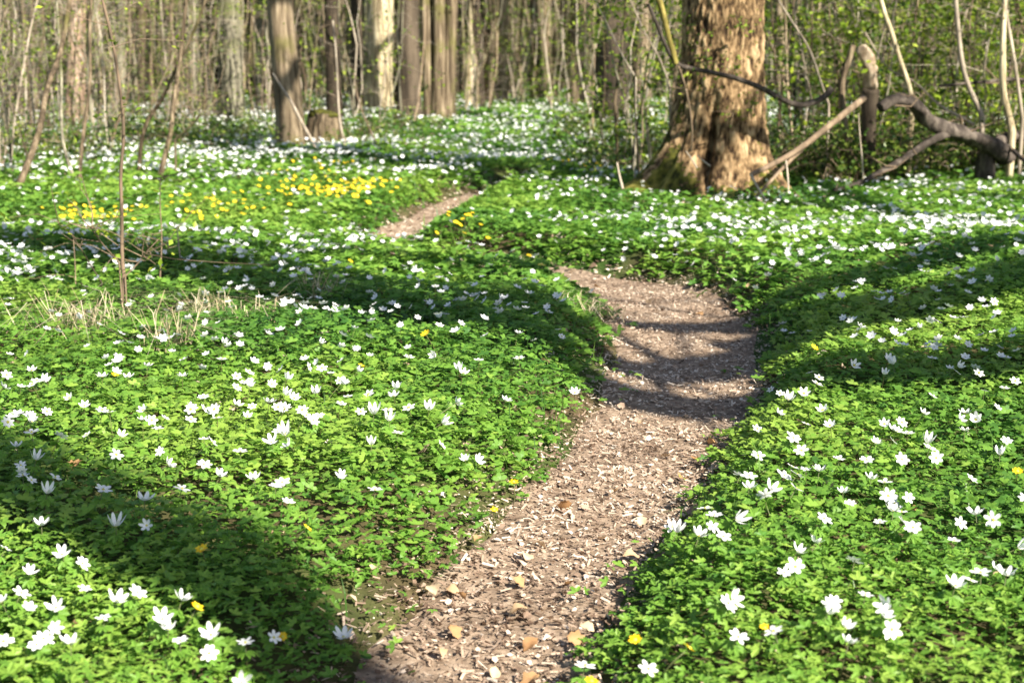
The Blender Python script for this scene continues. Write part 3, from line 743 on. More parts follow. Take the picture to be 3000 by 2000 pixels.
# --- trees outside the frame on the sunny side, whose trunks and limbs throw the shade
CT = 1 / math.tan(SUN_EL)
def limb_from_shadow(S_, Z_):
    return np.array([(sx + SUN_H[0] * CT * z, sy + SUN_H[1] * CT * z, z) for (sx, sy), z in zip(S_, Z_)])
def shade_tree(x, y, r, h, label, limbs=(), mat=None, nlimb=9, leaves=60, lean=(0, 0), z0=.5, spread=.24):
    z = tz(x, y); t = thing('tree', (x, y, z), label, 'tree')
    p, tt = trunk_pts(h, lean, n=18, amp=.0012); b = MB(); b.tube(p, flare(tt, h, r), 14, .08, cap=False); b.build('trunk', mat or M_grey, t)
    for S_, Z_, r0, r1 in limbs:
        q = limb_from_shadow(S_, Z_) - np.array((x, y, z)); i = int(np.argmin(np.abs(p[:, 2] - (q[0][2] - .8))))
        q = np.vstack([p[i], (p[i] + q[0]) / 2 + np.array((0, 0, .15)), q]); q = _smooth(q, 2)
        g = MB(); g.tube(q, np.linspace(r0, r1, len(q)), 10, .06, cap=False); go = g.build('limb', mat or M_grey, t)
        tw = MB()
        for m in range(16):
            s0 = q[random.randint(len(q) // 4, len(q) - 1)]; e = s0 + rng.normal(0, .6, 3) + np.array((0, 0, .3)); tw.tube(wander(s0, e, 5, .1), np.linspace(r1 * .45, .006, 5), 4, cap=False)
        tag(tw.build('twig', mat or M_grey, go), kind='stuff')
    cb, lv = crown(h, p, r, nlimb, leaves, z0, spread); c = cb.build('crown', mat or M_grey, t)
    if lv: leaf_obj('foliage', lv, c)
    return t
L1 = [(4.0, 6.3), (2.2, 5.75), (1.3, 5.42), (.75, 5.36), (.3, 5.75), (-.8, 6.95), (-2.2, 8.3), (-4, 9.9)]
L5 = [(4.1, 8.4), (2.7, 7.6), (1.7, 6.8), (1.1, 6.3), (.7, 6.05), (.35, 6.25), (-.1, 6.6), (-.8, 7.25), (-2.0, 8.4), (-3.8, 9.8)]
L2 = [(4.2, 8.3), (2.73, 7.5), (1.69, 6.72), (1.12, 6.25), (.71, 5.98), (.42, 6.3), (.1, 6.8), (-.62, 7.6), (-1.8, 8.6), (-3.5, 9.7)]
L3 = [(4.2, 8.9), (3.05, 8.5), (2.43, 8.3), (1.45, 7.25), (.81, 7.05), (.5, 7.35), (.2, 8.2), (-1.07, 8.9), (-2.2, 9.2), (-4, 10)]
L4 = [(3.2, 7.9), (2.2, 7.15), (1.5, 6.9), (1.05, 6.6)]
zz = lambda n, a, b: np.linspace(a, b, n)
# the limb whose shadow wraps the foot of the oak
def oak_limb():
    s = [AT(1900, 520, 13.4), AT(2080, 470, 13.3), AT(2250, 465, 13.4), AT(2420, 470, 13.9)]
    q = []
    for p in s[::-1]:
        zl = 6.2; k = (zl - p[2]); q.append(((p[0] + SUN_H[0] * CT * k) - SUN_H[0] * CT * zl, (p[1] + SUN_H[1] * CT * k) - SUN_H[1] * CT * zl))
    return q
shade_tree(8.0, 5.9, .22, 13, 'grey tree with long drooping limbs beyond the right bank',
           [(L1, zz(8, 2.8, 6.4), .17, .15), (L2, zz(10, 3.0, 6.0), .16, .13), (L5, zz(10, 3.1, 6.2), .12, .13), (L3, zz(10, 3.6, 6.4), .15, .07), (L4, zz(4, 3.4, 3.9), .12, .06), (oak_limb(), zz(4, 6.2, 6.2), .07, .05)])
shade_tree(4.9, -2.78, .21, 14, 'straight grey tree on the sunny side of the near bank', nlimb=6, leaves=40, z0=.7)
shade_tree(6.2, -3.8, .10, 12, 'slim pole tree on the sunny side of the near bank', nlimb=5, leaves=30, z0=.75)
for k, (x, y, r) in enumerate(((10.5, 9.0, .16), (13, 12.5, .2), (11, 15.4, .14), (16, 17, .22), (15, 22.5, .2), (21, 21, .24), (19, 28, .2), (25, 27, .22), (10.5, 5.6, .15), (11.8, 6.2, .17))):
    shade_tree(x, y, r, 14, ('stout ' if r > .19 else 'slender ') + 'bare ' + ('brown', 'grey', 'dark')[k % 3] + ' tree ' + ('nearest behind', 'second behind', 'third behind', 'fourth behind', 'fifth behind', 'sixth behind', 'seventh behind', 'farthest behind', 'on the sunny side of', 'one step off the sunny side of')[k] + ' the right hand thicket', mat=(M_tan, M_grey, M_dark)[k % 3])

# --- a crowd of further trees
rng = np.random.default_rng(44); random.seed(44)
cnt = 0; spots = []
mats = [M_tan, M_grey, M_dark, M_dark, M_tan, M_grey]
FL = {id(M_tan): ('further brown trunk in the crowded wood behind the glade', 'further brown trees'), id(M_grey): ('further grey trunk in the crowded wood behind the glade', 'further grey trees'),
      id(M_dark): ('further dark trunk in the crowded wood behind the glade', 'further dark trees'), id(M_pale): ('further cream trunk in the crowded wood behind the glade', 'further cream trees')}
while cnt < 105:
    y = random.uniform(27, 66); x = random.uniform(-.44, .46) * y
    if any((x - a) ** 2 + (y - b) ** 2 < 1.4 for a, b in spots): continue
    us = (512 + 1422 * x / y) / S
    if abs(x + .953 * y - 27.9) < .7 and x > -4: continue
    if y < 44 and 1440 < us < 1760 and random.random() < .8: continue
    spots.append((x, y)); cnt += 1; m = random.choice(mats)
    rr_ = random.uniform(.09, .25); le = random.gauss(0, .028)
    lb = ('slim ' if rr_ < .14 else 'thick ' if rr_ > .2 else 'middling ') + ('leaning ' if abs(le) > .03 else 'straight ') + FL[id(m)][1].split()[1] + ' trunk ' + \
         ('behind the left hand thicket' if us < 640 else 'behind the two toned trunk' if us < 1000 else 'behind the cream trunk and coppiced clump' if us < 1480 else 'behind the bright far glade' if us < 1780 else 'behind the oak' if us < 2300 else 'behind the right hand thicket') + (', deep in the wood' if y > 48 else '')
    gp = lb
    tree((x, y), rr_, random.uniform(11, 15), m, lb, (le, random.gauss(0, .02)), 9, gp, nlimb=5, leaves=24, tone=random.uniform(.35, .65))

# --- the far wood, one mass
b = MB(); n = 3600
ys = rng.random(n) ** .8 * 95 + 38; xs = (rng.random(n) * 2 - 1) * (.40 * ys + 3)
zs_ = terrain(xs, ys)
for x, y, z in zip(xs, ys, zs_):
    thin = random.random() < .66
    r = random.uniform(.018, .05) if thin else random.uniform(.06, .19); h = random.uniform(4, 8) if thin else random.uniform(9, 14)
    lx, ly = (random.gauss(0, .16), random.gauss(0, .12)) if thin else (random.gauss(0, .025), random.gauss(0, .02))
    b.tube([(x, y, z - .1), (x + lx * h * .4 + random.gauss(0, .05), y + ly * h * .4, z + h * .4), (x + lx * h, y + ly * h, z + h)], [r * 1.2, r * .9, r * .3], 5, tone=random.uniform(.05, .9), cap=False)
fw = b.build('far_wood', M_far); tag(fw, 'dense mass of slender stems filling the far wood', 'wood', kind='stuff')
n = 34000; ys = rng.random(n) * 88 + 30; xs = (rng.random(n) * 2 - 1) * (.39 * ys + 2); hz = rng.random(n) ** 1.2 * (1.5 + .075 * ys)
kp = rng.random(n) < .15 + 1.1 * ssm(.45, .65, fbm(xs * .5, hz * 1.3 + ys * .3, 401)); xs, ys, hz = xs[kp], ys[kp], hz[kp]
lv = leafcards(np.stack([xs, ys, terrain(xs, ys) + .3 + hz], -1), .05, .13)
tag(link('far_foliage', mesh_np('far_foliage', lv[0], lv[1], M_spring, tone=lv[2] ** 1.5 * .9)), 'haze of small spring leaves through the far wood', 'foliage', kind='stuff')
# ------------------------------------------------------------------ saplings and thicket
rng = np.random.default_rng(55); random.seed(55)
def stem_line(px, y0, y1=None, r0=.012, r1=.006, up=0.0):
    """photo polyline (foot first) standing at distance y0 (foot) .. y1 (top); extended upward by `up` metres"""
    y1 = y0 if y1 is None else y1; n = len(px)
    P = np.array([AT(u, v, y0 + (y1 - y0) * k / (n - 1)) for k, (u, v) in enumerate(px)])
    if up:
        d = P[-1] - P[-2]; d /= np.linalg.norm(d); P = np.vstack([P, P[-1] + d * up * .5, P[-1] + d * up + np.array((0, 0, .2 * up))])
    return P
def twigs(b, q, n, L, r, up=.5, leaf=None, nl=0, sp=.04, frm=.25):
    m = len(q)
    for _ in range(n):
        s0 = q[random.randint(int(m * frm), m - 1)]; e = s0 + np.array((random.gauss(0, 1), random.gauss(0, 1), random.gauss(up, .5))) * L * random.uniform(.4, 1)
        w_ = wander(s0, e, 5, .12); b.tube(w_, np.linspace(r, r * .35, 5), 3, cap=False, tone=random.uniform(.3, .8))
        if leaf is not None and nl:
            c = w_[random.choice((2, 4, 4))] + rng.normal(0, sp * .8, (nl, 3)); leaf.append(c)
def sapling(name, label, lines, mat, tw=10, L=.35, nl=3, group=None, tr=.003, lsz=(.025, .045), frm=.25, hang=False):
    """lines: list of (polyline in metres, r0, r1)"""
    f = lines[0][0][0]; base = np.array((f[0], f[1], tz(f[0], f[1])))
    t = thing(name, base, label, 'sapling' if 'sapling' in name else 'shrub', group)
    LV = []
    for q, r0, r1 in lines:
        q = _smooth(np.asarray(q) - base, 2); q[0, 2] = q[0, 2] if hang else min(q[0, 2], -.03)
        b = MB(); b.tube(q, np.linspace(r0, r1, len(q)), 7, .06, random.uniform(.4, .6), cap=False); so_ = b.build('stem', mat, t)
        if tw:
            g = MB(); twigs(g, q, tw, L, tr, .5, LV, nl, frm=frm); tag(g.build('twig', M_twig, so_), kind='stuff')
    if LV: leaf_obj('foliage', leafcards(np.concatenate(LV), *lsz), t)
    return t
Lz = stem_line
sapling('sapling', 'thin dark reddish sapling rising from the pale grass tuft', [(Lz([(352, 926), (365, 814), (357, 768), (357, 600), (352, 510), (365, 385), (352, 255), (330, 120), (300, 0)], 7.1, 7.3, up=1.5), .011, .006),
        (Lz([(352, 770), (300, 715), (262, 660)], 7.1, 6.9), .004, .002), (Lz([(365, 810), (405, 770), (425, 740)], 7.1, 7.2), .004, .002)], M_twig, 14, .30, 4, lsz=(.025, .05), frm=.5)
sapling('sapling', 'black twiggy stem leaning left in front of the thin reddish sapling', [(Lz([(300, 830), (262, 770), (215, 690), (170, 655)], 7.6, 7.4), .004, .002)], M_dark, 3, .2, 0)
sapling('sapling', 'short straight pale shoot standing among the white flowers', [(Lz([(533, 800), (525, 730), (518, 660)], 8.6, 8.6), .006, .003)], M_stick, 0)
sapling('sapling', 'slim brown shoot between the pale shoot and the reddish sapling', [(Lz([(462, 890), (470, 800), (475, 690), (468, 600), (470, 520)], 7.6, 7.8), .005, .002)], M_twig, 4, .2, 1)
sapling('sapling', 'slender brown shoot left of the thin reddish sapling', [(Lz([(220, 900), (222, 800), (215, 700)], 7.6, 7.8), .004, .002)], M_twig, 3, .2, 1)
sapling('forked_sapling', 'tall forked sapling leaning over the yellow flower band', [(Lz([(465, 530), (490, 430), (502, 380), (508, 300), (520, 220), (532, 140), (545, 0)], 14.6, 15, up=2.5), .030, .016),
        (Lz([(408, 500), (412, 420), (430, 350), (470, 300), (500, 235), (525, 180), (555, 120), (590, 40), (605, -20)], 15.2, 14.8, up=2.5), .024, .013),
        (Lz([(510, 410), (560, 370), (600, 320), (590, 280)], 14.8, 14.5), .011, .005)], M_tan, 16, .6, 4, tr=.004)
sapling('leaning_sapling', 'pale leaning sapling with flaky bark at the outer side of the thicket', [(Lz([(45, 570), (85, 470), (118, 380), (128, 300), (145, 235), (165, 190), (185, 120), (205, 0)], 13.2, 14.5, up=2), .034, .020)], M_tan, 12, .6, 3, tr=.004)
sapling('sapling', 'thin straight tan sapling in front of the pinkish trunk', [(Lz([(232, 545), (240, 420), (252, 340), (262, 260), (265, 200), (262, 60), (268, 0)], 14.3, 15, up=2), .020, .012)], M_tan, 8, .5, 2, tr=.004)
sapling('sapling', 'curved grey sapling crossing the foot of the pinkish trunk', [(Lz([(222, 530), (200, 480), (183, 410), (178, 320), (182, 250), (172, 100)], 14.0, 15, up=2), .020, .010)], M_grey, 8, .5, 2, tr=.004)
sapling('sapling', 'bleached broken stick leaning on the two toned trunk', [(Lz([(925, 432), (880, 350), (850, 290), (818, 245), (800, 215)], 18.8, 19.3), .024, .010)], M_stick, 2, .3, 0)
sapling('sapling', 'bent bare stick leaning over the low mossy stump', [(Lz([(1010, 415), (995, 360), (990, 280), (985, 150), (975, 60)], 19.2, 20), .016, .008)], M_stick, 5, .5, 1)
sapling('sapling', 'arching bare stick right of the low mossy stump', [(Lz([(1105, 425), (1075, 360), (1050, 300), (1040, 240)], 19.2, 20), .013, .006)], M_twig, 5, .4, 0)

def mark(us, y):
    a = ('outside the left hand thicket' if us < 10 else 'around the leaning sapling' if us < 110 else 'around the pinkish trunk' if us < 290 else 'around the forked sapling' if us < 520 else 'beside the slim tan trunk' if us < 640 else 'by the two toned trunk' if us < 920 else
         'by the low stump' if us < 1070 else 'by the cream trunk' if us < 1240 else 'by the coppiced clump' if us < 1400 else 'in the bright glade' if us < 1700 else 'by the near black trunk' if us < 1840 else 'on the shady side of the oak' if us < 2000 else
         'on the sunny side of the oak' if us < 2390 else 'round the peeled snag' if us < 2600 else 'behind the arch of the dark log' if us < 2830 else 'behind the thick black stub' if us < 2960 else 'beyond the end of the dark log')
    return a + (', in the front row' if y < 15.5 else ', in the second row' if y < 18.2 else ', well back')
def hazel(us, y, n, h, spread, label, group, nl=5, tw=12, mat=None, r=.016, L=.5, leafz=(.03, .055), name='hazel_shrub'):
    x = gx_(us, y); z = tz(x, y); label = label + ' ' + mark(us, y); t = thing(name, (x, y, z), label, 'shrub', label); LV = []
    for k in range(n):
        a = random.random() * 6.28; d = abs(random.gauss(0, spread)); x0 = random.gauss(0, .22); y0_ = random.gauss(0, .22)
        hh = h * random.uniform(.55, 1.1)
        q = wander((x0, y0_, -.05), (x0 + math.cos(a) * d * hh, y0_ + math.sin(a) * d * hh, hh), 8, .06); rr = r * random.uniform(.5, 1.3)
        b = MB(); b.tube(q, np.linspace(rr, rr * .4, 8), 6, .05, random.uniform(.3, .75), cap=False); s_ = b.build('stem', mat or random.choice((M_stick, M_twig, M_tan, M_grey)), t)
        g = MB(); twigs(g, q, tw, L, .0032, .3, LV, nl, .07, .12); tag(g.build('twig', random.choice((M_twig, M_stick)), s_), kind='stuff')
    if LV: leaf_obj('foliage', leafcards(np.concatenate(LV), *leafz), t)
GR = 'leafy shrubs of the right hand thicket'; lr = 'tall tangled leafy shrub'
for us, y in ((2330, 15.3), (2420, 16.5), (2480, 18.5), (2560, 15.2), (2610, 17), (2690, 19.5), (2740, 15.8), (2800, 17.5), (2870, 15.4), (2930, 18.8), (2990, 16.2), (3060, 15), (3090, 17.5), (2380, 20.5), (2650, 22), (2850, 22.5)):
    hazel(us, y, 8, 3.0, .18, lr, GR, nl=9, tw=22, L=.6, leafz=(.045, .095))
GL = 'shrubs left of the oak'; ll = 'sparse leafy shrub'
for us, y in ((1790, 15.5), (1860, 14.9), (1900, 17.5), (1950, 15.6), (1980, 19), (1760, 21)):
    hazel(us, y, 4, 2.8, .15, ll, GL, nl=11, tw=16, L=.5, leafz=(.04, .085))
GT = 'bare shrubs of the left hand thicket'; lt_ = 'brown twiggy shrub with few leaves'
for us, y in ((-40, 15), (30, 16.2), (80, 18.5), (130, 20.5), (200, 23), (270, 19), (330, 22), (60, 23), (420, 24), (500, 26), (600, 25), (-10, 20), (300, 26)):
    hazel(us, y, 8, 3.4, .12, lt_, GT, nl=4, tw=24, L=.5, r=.014, leafz=(.03, .06))
GF = 'shrubs in the far wood'; lf = 'small far leafy shrub'
for us, y in ((700, 29), (900, 31), (1030, 27), (1250, 33), (1340, 32), (1480, 40), (1560, 44), (1620, 39), (1740, 36), (1500, 50), (1400, 46), (1160, 26), (1850, 32), (820, 26)):
    hazel(us, y, 6, 3.0, .18, lf, GF, nl=3, tw=9, L=.7, r=.02, leafz=(.05, .09))
for us, y in ((640, 27), (760, 30), (860, 25), (960, 30), (1010, 33), (1130, 35), (1200, 29), (1320, 36), (1420, 33), (1530, 37), (1640, 34), (1740, 30), (540, 30), (420, 29), (230, 29), (100, 26), (-30, 25), (1580, 47), (1460, 48), (1700, 45)):
    hazel(us, y, 7, 3.6, .13, 'bare brown twiggy thicket shrub', 'x', nl=3, tw=16, L=.7, r=.018, leafz=(.05, .09))
# pale upright stems of the right thicket (zoom window 1700.., scale .5527)
def Z3(*p): return [(1700 + a * .5527, b * .5527) for a, b in p]
sapling('pale_sapling', 'pale kinked sapling rising behind the fallen dark log', [(Lz(Z3((2130, 690), (2130, 600), (2060, 470), (2020, 330), (2000, 120), (1990, 0)), 14.1, 14.3, up=1.5), .030, .018)], M_stick, 8, .5, 4)
sapling('pale_sapling', 'stout pale sapling with a swollen foot behind the log', [(Lz(Z3((2290, 700), (2275, 620), (2240, 500), (2240, 300), (2240, 150), (2250, 0)), 13.9, 14.1, up=1.5), .040, .022)], M_pale, 8, .5, 4)
sapling('pale_sapling', 'slim pale sapling beside the one with the swollen foot', [(Lz(Z3((2345, 640), (2325, 480), (2290, 250), (2250, 30), (2245, -20)), 14.0, 14.1, up=1.2), .020, .012)], M_stick, 6, .4, 4)
sapling('pale_sapling', 'pale sapling with a curved top over the peeled snag', [(Lz(Z3((1760, 560), (1745, 450), (1690, 310), (1650, 170), (1610, 60), (1590, -10)), 14.2, 14.4, up=1.2), .028, .020)], M_pale, 5, .4, 4)
sapling('pale_sapling', 'thin straight rod leaning right of the oak', [(Lz(Z3((1320, 560), (1290, 480), (1240, 320), (1200, 230), (1120, 110), (1050, 0)), 14.0, 14.2, up=1), .012, .007)], M_stick, 5, .4, 4)
sapling('pale_sapling', 'thin arching rod bending down onto the fallen log', [(Lz(Z3((2090, 660), (2000, 610), (1900, 560), (1780, 430), (1640, 380), (1560, 260), (1510, 170)), 13.9, 14.6), .014, .007)], M_stick, 6, .35, 3, hang=True)
sapling('pale_sapling', 'slanting thin twig left of the oak', [(Lz(Z3((300, 420), (215, 280), (150, 140), (80, 0)), 13.4, 13.6, up=.6), .007, .004)], M_stick, 5, .35, 4)
sapling('pale_sapling', 'thin brown shoot standing upright at the left foot of the oak', [(Lz(Z3((310, 900), (300, 700), (285, 520), (290, 380), (330, 200)), 13.2, 13.3), .009, .004)], M_twig, 6, .35, 4)
sapling('pale_sapling', 'slanting pale rod near the shady side of the oak', [(Lz(Z3((480, 470), (420, 300), (350, 190), (300, 80), (260, -10)), 13.3, 13.5, up=.6), .009, .005)], M_stick, 5, .35, 3)
sapling('pale_sapling', 'slender olive sapling close to the right of the oak', [(Lz(Z3((1130, 780), (1110, 600), (1095, 420), (1090, 180), (1080, 0)), 15, 15.2, up=1), .018, .012)], M_tan, 7, .45, 5)

# low evergreen undergrowth at the feet of the thickets
def bramble(us, y, w_, h, n, label, group, mat):
    x = gx_(us, y); label = label + ' ' + mark(us, y); t = thing('bramble_bush', (x, y, tz(x, y)), label, 'shrub', label); b = MB(); LV = []
    for k in range(n):
        a = random.random() * 6.28; x0, y0 = random.gauss(0, w_ * .5), random.gauss(0, w_ * .35); L = h * random.uniform(.7, 1.6)
        q = wander((x0, y0, 0), (x0 + math.cos(a) * L, y0 + math.sin(a) * L * .6, h * random.uniform(.2, .9)), 7, .1, .22)
        b.tube(q, np.linspace(.005, .0025, 7), 3, cap=False, tone=random.uniform(.3, .8)); LV.append(q[rng.integers(1, 7, 30)] + rng.normal(0, .08, (30, 3)))
    tag(b.build('stem', M_twig, t), kind='stuff'); leaf_obj('foliage', leafcards(np.concatenate(LV), .035, .075), t, mat)
M_under = leafmat('undergrowth_leaf', [(0, (.018, .040, .010)), (.4, (.05, .105, .018)), (.75, (.12, .19, .025)), (1, (.24, .30, .05))], .4, .25)
for us, y in ((2340, 14.8), (2410, 15.6), (2470, 15.1), (2560, 15.0), (2640, 15.4), (2700, 14.9), (2780, 15.4), (2860, 15.2), (2940, 15.6), (3010, 15.1), (2520, 17), (2680, 17.5), (2850, 17.5), (2990, 18)):
    bramble(us, y, .55, .55, 30, 'low leafy bramble', 'brambles under the right hand thicket', M_under)
for us, y, hh in ((2455, 14.0, .75), (2525, 14.0, .7), (2590, 14.1, .75), (2630, 14.3, .6)):
    bramble(us, y, .3, hh, 26, 'tall leafy bramble', 'x', M_under)
for us, y in ((1800, 16.5), (1880, 15.3), (1930, 17), (1740, 22), (1840, 20)):
    bramble(us, y, .5, .5, 22, 'low leafy bramble', 'brambles left of the oak', M_under)
for us, y in ((40, 17), (150, 19), (260, 18), (380, 20), (480, 21), (570, 19.5), (660, 22), (760, 21.5), (1030, 20.5), (1110, 21.5), (1190, 24)):
    bramble(us, y, .7, .45, 20, 'low twiggy bramble', 'brambles under the left hand thicket', M_under)

# ------------------------------------------------------------------ dead wood
rng = np.random.default_rng(66); random.seed(66)
M_ymoss = barkmat('yellow_moss_bark', [(.3, (.07, .06, .015)), (.5, (.22, .18, .05)), (.7, (.40, .33, .11))], 12, 7, .4, .02)
def dead(name, label, cat, parts_, base, mats_):
    base = np.array((base[0], base[1], tz(base[0], base[1]))); t = thing(name, base, label, cat)
    for nm, q, r0, r1, m, rough in parts_:
        q = _smooth(np.asarray(q) - base, 2); b = MB(); b.tube(q, np.linspace(r0, r1, len(q)), 10, rough, .5); b.build(nm, m, t)
    return t
q = Lz(Z3((1330, 470), (1285, 525), (1190, 560), (1110, 545), (1050, 515), (950, 460), (820, 410), (720, 388), (600, 365), (510, 345), (450, 240), (400, 110), (360, 20)), 12.9, 12.3)
t = dead('crooked_branch', 'crooked dark dead branch bent across the front of the oak', 'branch', [('stem', q, .030, .014, M_deadwood, .14),
     ('side_branch', Lz(Z3((508, 340), (490, 270), (455, 140), (425, 20), (405, -40), (380, -120)), 12.42, 12.4), .019, .032, M_ymoss, .22), ('side_branch', Lz(Z3((560, 470), (585, 600), (595, 700), (590, 800)), 12.4, 12.5), .010, .006, M_twig, .05), ('side_branch', Lz(Z3((520, 350), (545, 420), (560, 470), (470, 460)), 12.4, 12.5), .012, .006, M_twig, .05)], q[0], None)
g = MB(); LV = []; twigs(g, _smooth(q, 1) - np.array(t.location), 16, .35, .0028, .2, LV, 6, .06, .1); tag(g.build('twig', M_twig, t), kind='stuff'); leaf_obj('foliage', leafcards(np.concatenate(LV), .025, .045), t)
# bleached forked branch propped on the snag
q1 = Lz(Z3((1500, 520), (1470, 545), (1300, 680), (1150, 800), (1000, 880), (905, 925)), 13.0, 12.2); q2 = Lz(Z3((1190, 775), (1080, 880), (930, 1045)), 12.7, 12.1)
dead('fallen_branch', 'bleached forked branch propped up with its tips in the flowers', 'branch', [('stem', q1, .034, .020, M_twig, .06), ('side_branch', q2, .020, .011, M_twig, .05),
     ('side_branch', Lz(Z3((905, 925), (940, 990), (985, 1065)), 12.2, 12.0), .012, .007, M_stick, .05), ('side_branch', Lz(Z3((1090, 850), (1100, 930), (1105, 1030)), 12.4, 12.3), .009, .006, M_stick, .05)], G(2230, 585), None)
# peeled snag
def snag():
    P = Lz(Z3((1540, 1000), (1530, 800), (1525, 620), (1535, 520), (1545, 440), (1535, 360), (1510, 290), (1490, 240)), 14.0, 13.9)
    base = np.array((P[0][0], P[0][1], tz(P[0][0], P[0][1]))); t = thing('broken_snag', base, 'short broken snag with a peeled cream top among leafy shoots', 'snag')
    q = _smooth(P - base, 2); m = len(q); k = int(m * .5)
    b = MB(); b.tube(q[:k + 1], np.linspace(.06, .085, k + 1), 12, .10); b.build('lower_trunk', M_dark, t)
    b = MB(); rr = np.linspace(.078, .068, m - k); rr *= .85; rr[-4:] *= (.95, .8, .55, .2); b.tube(q[k:], rr, 14, .34, .5); b.build('peeled_top', M_snag, t)
    g = MB(); g.tube(_smooth(np.array(Lz(Z3((1450, 1000), (1425, 800), (1390, 560), (1385, 470), (1400, 380), (1430, 300), (1445, 240)), 14.2, 14.3)) - base, 2), .030, 8, .1); g.build('side_limb', M_tan, t)
snag()
# dark fallen log standing on its stubs
def log():
    f = G(1700 + 2150 * .5527, 990 * .5527); base = np.array((f[0], f[1], tz(f[0], f[1]))); t = thing('fallen_log', base, 'dark arching fallen log standing on a thick black stub', 'log')
    y = f[1] - .5
    def part(nm, px, y0, y1, r0, r1, mat=M_deadwood, rough=.12, par=t):
        q = _smooth(Lz(Z3(*px), y0, y1) - base, 2); b = MB(); b.tube(q, np.linspace(r0, r1, len(q)), 12, rough); return b.build(nm, mat, par)
    part('trunk', [(1590, 570), (1640, 530), (1720, 525), (1790, 565), (1850, 650), (1950, 690), (2060, 720), (2160, 760), (2230, 800), (2260, 830)], y - .5, y, .045, .092, rough=.26)
    part('stub', [(2150, 1010), (2150, 900), (2155, 770)], y, y, .10, .085, rough=.2)
    part('branch', [(2080, 700), (1960, 700), (1850, 745), (1720, 840), (1560, 930), (1440, 985), (1340, 1010)], y - .1, y - .9, .045, .016, rough=.2)
    part('branch', [(2180, 780), (2260, 725), (2360, 715), (2480, 730), (2600, 760)], y, y + .6, .06, .045, rough=.2)
    part('branch', [(2560, 500), (2352, 412), (2200, 428), (2050, 440), (1900, 455)], y + .8, y + .2, .022, .012)
    part('branch', [(2250, 770), (2300, 800), (2360, 860)], y, y - .3, .025, .015)
log()
lo_ = [o for o in bpy.data.objects if o.name.startswith('fallen_log')][0]
for ch in [c for c in lo_.children if c.name.startswith(('trunk', 'branch'))]:
    n_ = len(ch.data.vertices); g = MB()
    for k in range(7):
        s0 = np.array(ch.data.vertices[random.randrange(n_)].co); e = s0 + np.array((random.gauss(0, .2), random.gauss(0, .12), random.gauss(.08, .15))); g.tube(wander(s0, e, 4, .12), [.008, .006, .004, .002], 4, cap=False)
    tag(g.build('twig', M_twig, ch), kind='stuff')
# small pale sticks lying near the oak
for lb, px, y0, y1, r in (('thin pale stick leaning on the left root of the oak', Z3((620, 890), (590, 840), (560, 800)), 12.4, 12.5, .008), ('short pale stick in the cleft of the oak', Z3((690, 880), (650, 850), (620, 820)), 12.4, 12.5, .008),
                      ('bare twig poking from the flowers left of the oak', Z3((225, 1000), (205, 920), (195, 860)), 12.3, 12.4, .012), ('dry stalk standing in front of the right side of the oak', Z3((1500, 950), (1495, 850), (1480, 700), (1475, 600)), 12.6, 12.7, .007)):
    q = _smooth(Lz(px, y0, y1), 2); b = MB(); bs = np.array((q[0][0], q[0][1], q[0][2])); b.tube(q - bs, np.linspace(r, r * .6, len(q)), 6, .08)
    tag(link('stick', b.mesh('stick', M_stick), None, bs), lb, 'stick')

# ------------------------------------------------------------------ dry grass tufts
def tuft(us, vs_, n, h, rad, label, flop=(0, 0), lean=.9):
    p = G(us, vs_, .02); x = p[0] + rng.normal(0, rad, n); y = p[1] + rng.normal(0, rad * .8, n)
    v, f, tn = grass('t', x, y, h * .5, h * 1.35, .0016, M_straw, lean * 1.25, .5)
    v = v.reshape(-1, 5, 3); v[:, :, 2] += .05; v[:, 2:4, :2] += np.array(flop) * .25; v[:, 4, :2] += np.array(flop) * 1.3 + rng.normal(0, .03, (len(v), 2)); v[:, 4, 2] = np.maximum(v[:, 4, 2] - .02, v[:, 0, 2] + .05); v = v.reshape(-1, 3)
    z = tz(p[0], p[1]); base = np.array((p[0], p[1], z))
    tag(link('dry_grass_tuft', mesh_np('dry_grass_tuft', v - base, f, M_straw, tone=tn), None, base), label, 'grass tuft')
tuft(190, 985, 90, .26, .11, 'sprawling straw coloured grass tuft left of the thin reddish sapling', (.02, -.05), 1.0)
tuft(300, 965, 50, .24, .09, 'matted straw coloured grass around the foot of the reddish sapling', (.10, -.03), 1.1)
tuft(490, 1045, 75, .24, .05, 'combed over dry grass tuft bending towards the path', (.09, -.10), .6)
tuft(930, 905, 45, .20, .06, 'small arched dry grass tuft in the shade of the left bank', (.10, -.04), .8)
tuft(620, 940, 70, .18, .07, 'thin wispy dry grass tuft on the left bank', (-.05, 0), .9)
tuft(735, 960, 50, .16, .06, 'small faded grass wisp beside the shade band on the left bank', (.05, 0), 1.0)
tuft(1720, 925, 80, .10, .10, 'trampled yellowish grass on the inner edge of the path bend', (.04, -.05), 1.2)

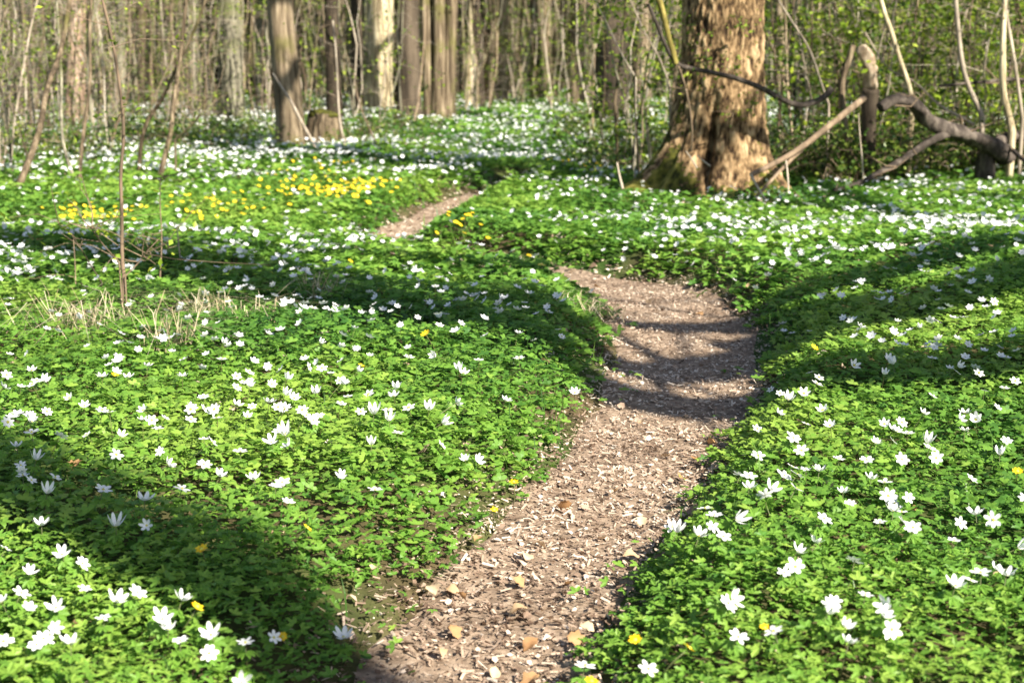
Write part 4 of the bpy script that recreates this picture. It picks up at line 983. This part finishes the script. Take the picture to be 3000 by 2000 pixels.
# ------------------------------------------------------------------ single dry leaves
def dryleaf_mesh(k):
    s = np.linspace(0, 1, 7); wv = np.sin(s * math.pi) ** .7 * .36 * (1 + .25 * np.sin(s * 19 + k)); V, Q = [], []
    for a, ww in zip(s, wv):
        for j in (-1, -.5, 0, .5, 1): V.append((j * ww, a - .5, .30 * (abs(j) ** 1.5) * ww * 1.4 + .14 * math.sin(a * 3 + k) + .05 * math.sin(j * 3 + a * 8)))
    for r in range(6):
        for c in range(4): a = r * 5 + c; Q.append((a, a + 1, a + 6, a + 5))
    V = np.array(V); return mesh_np('dry_leaf', V, np.array(Q), M_dry, tone=np.full(len(V), (.25, .5, .72, .95)[k % 4]), smooth=True)
DL = [dryleaf_mesh(k) for k in range(8)]
COLN = ('dark russet', 'tan brown', 'light brown', 'pale buff')
spots = [(1325, 1690, 2), (1350, 1700, 1), (1270, 1695, 3), (1540, 1590, 3), (1515, 1745, 2), (1665, 1665, 0), (1580, 1560, 3), (1880, 1195, 2), (1600, 1120, 2), (1555, 1835, 0), (1690, 1830, 1), (1590, 1950, 2), (1550, 1925, 1), (1880, 1485, 3), (1720, 1805, 3), (1330, 1800, 1), (1290, 1850, 2), (1065, 1590, 1), (825, 1650, 3), (820, 1655, 2), (1100, 1710, 3), (1400, 1560, 1), (1655, 1450, 0), (1765, 1530, 3), (2000, 1360, 1), (1850, 1600, 2), (1450, 1900, 3), (1250, 1960, 2), (2085, 1250, 1), (2140, 1270, 2), (2320, 842, 3), (2190, 850, 2), (2050, 880, 1), (1900, 840, 2), (1750, 790, 1), (1580, 790, 2), (1540, 775, 1), (1490, 520, 3), (2040, 1300, 0), (1950, 1290, 3), (1800, 1400, 2), (1520, 1660, 1), (225, 1430, 1), (1050, 1510, 1), (2660, 1560, 1), (240, 1890, 2), (230, 1900, 1), (2120, 1770, 0), (2920, 1760, 3)]
for us, vs_, k in spots:
    p = G(us, vs_, 0); off = float(path_d(np.array([p[0]]), np.array([p[1]]))[0])
    z = tz(p[0], p[1]) + (.022 if off < .03 else .06)
    o = link('dry_leaf', DL[k + 4 * random.randint(0, 1)], None, (p[0], p[1], z)); o.scale = (random.uniform(.034, .056),) * 3
    o.rotation_euler = (random.gauss(0, .35), random.gauss(0, .3), random.random() * 6.28)
    wh = 'lying on the trodden path' if off < .05 else 'caught in the green ground cover'
    tag(o, f'curled {COLN[k]} dead leaf {wh}', 'leaf', f'{COLN[k]} dead leaves {wh}')
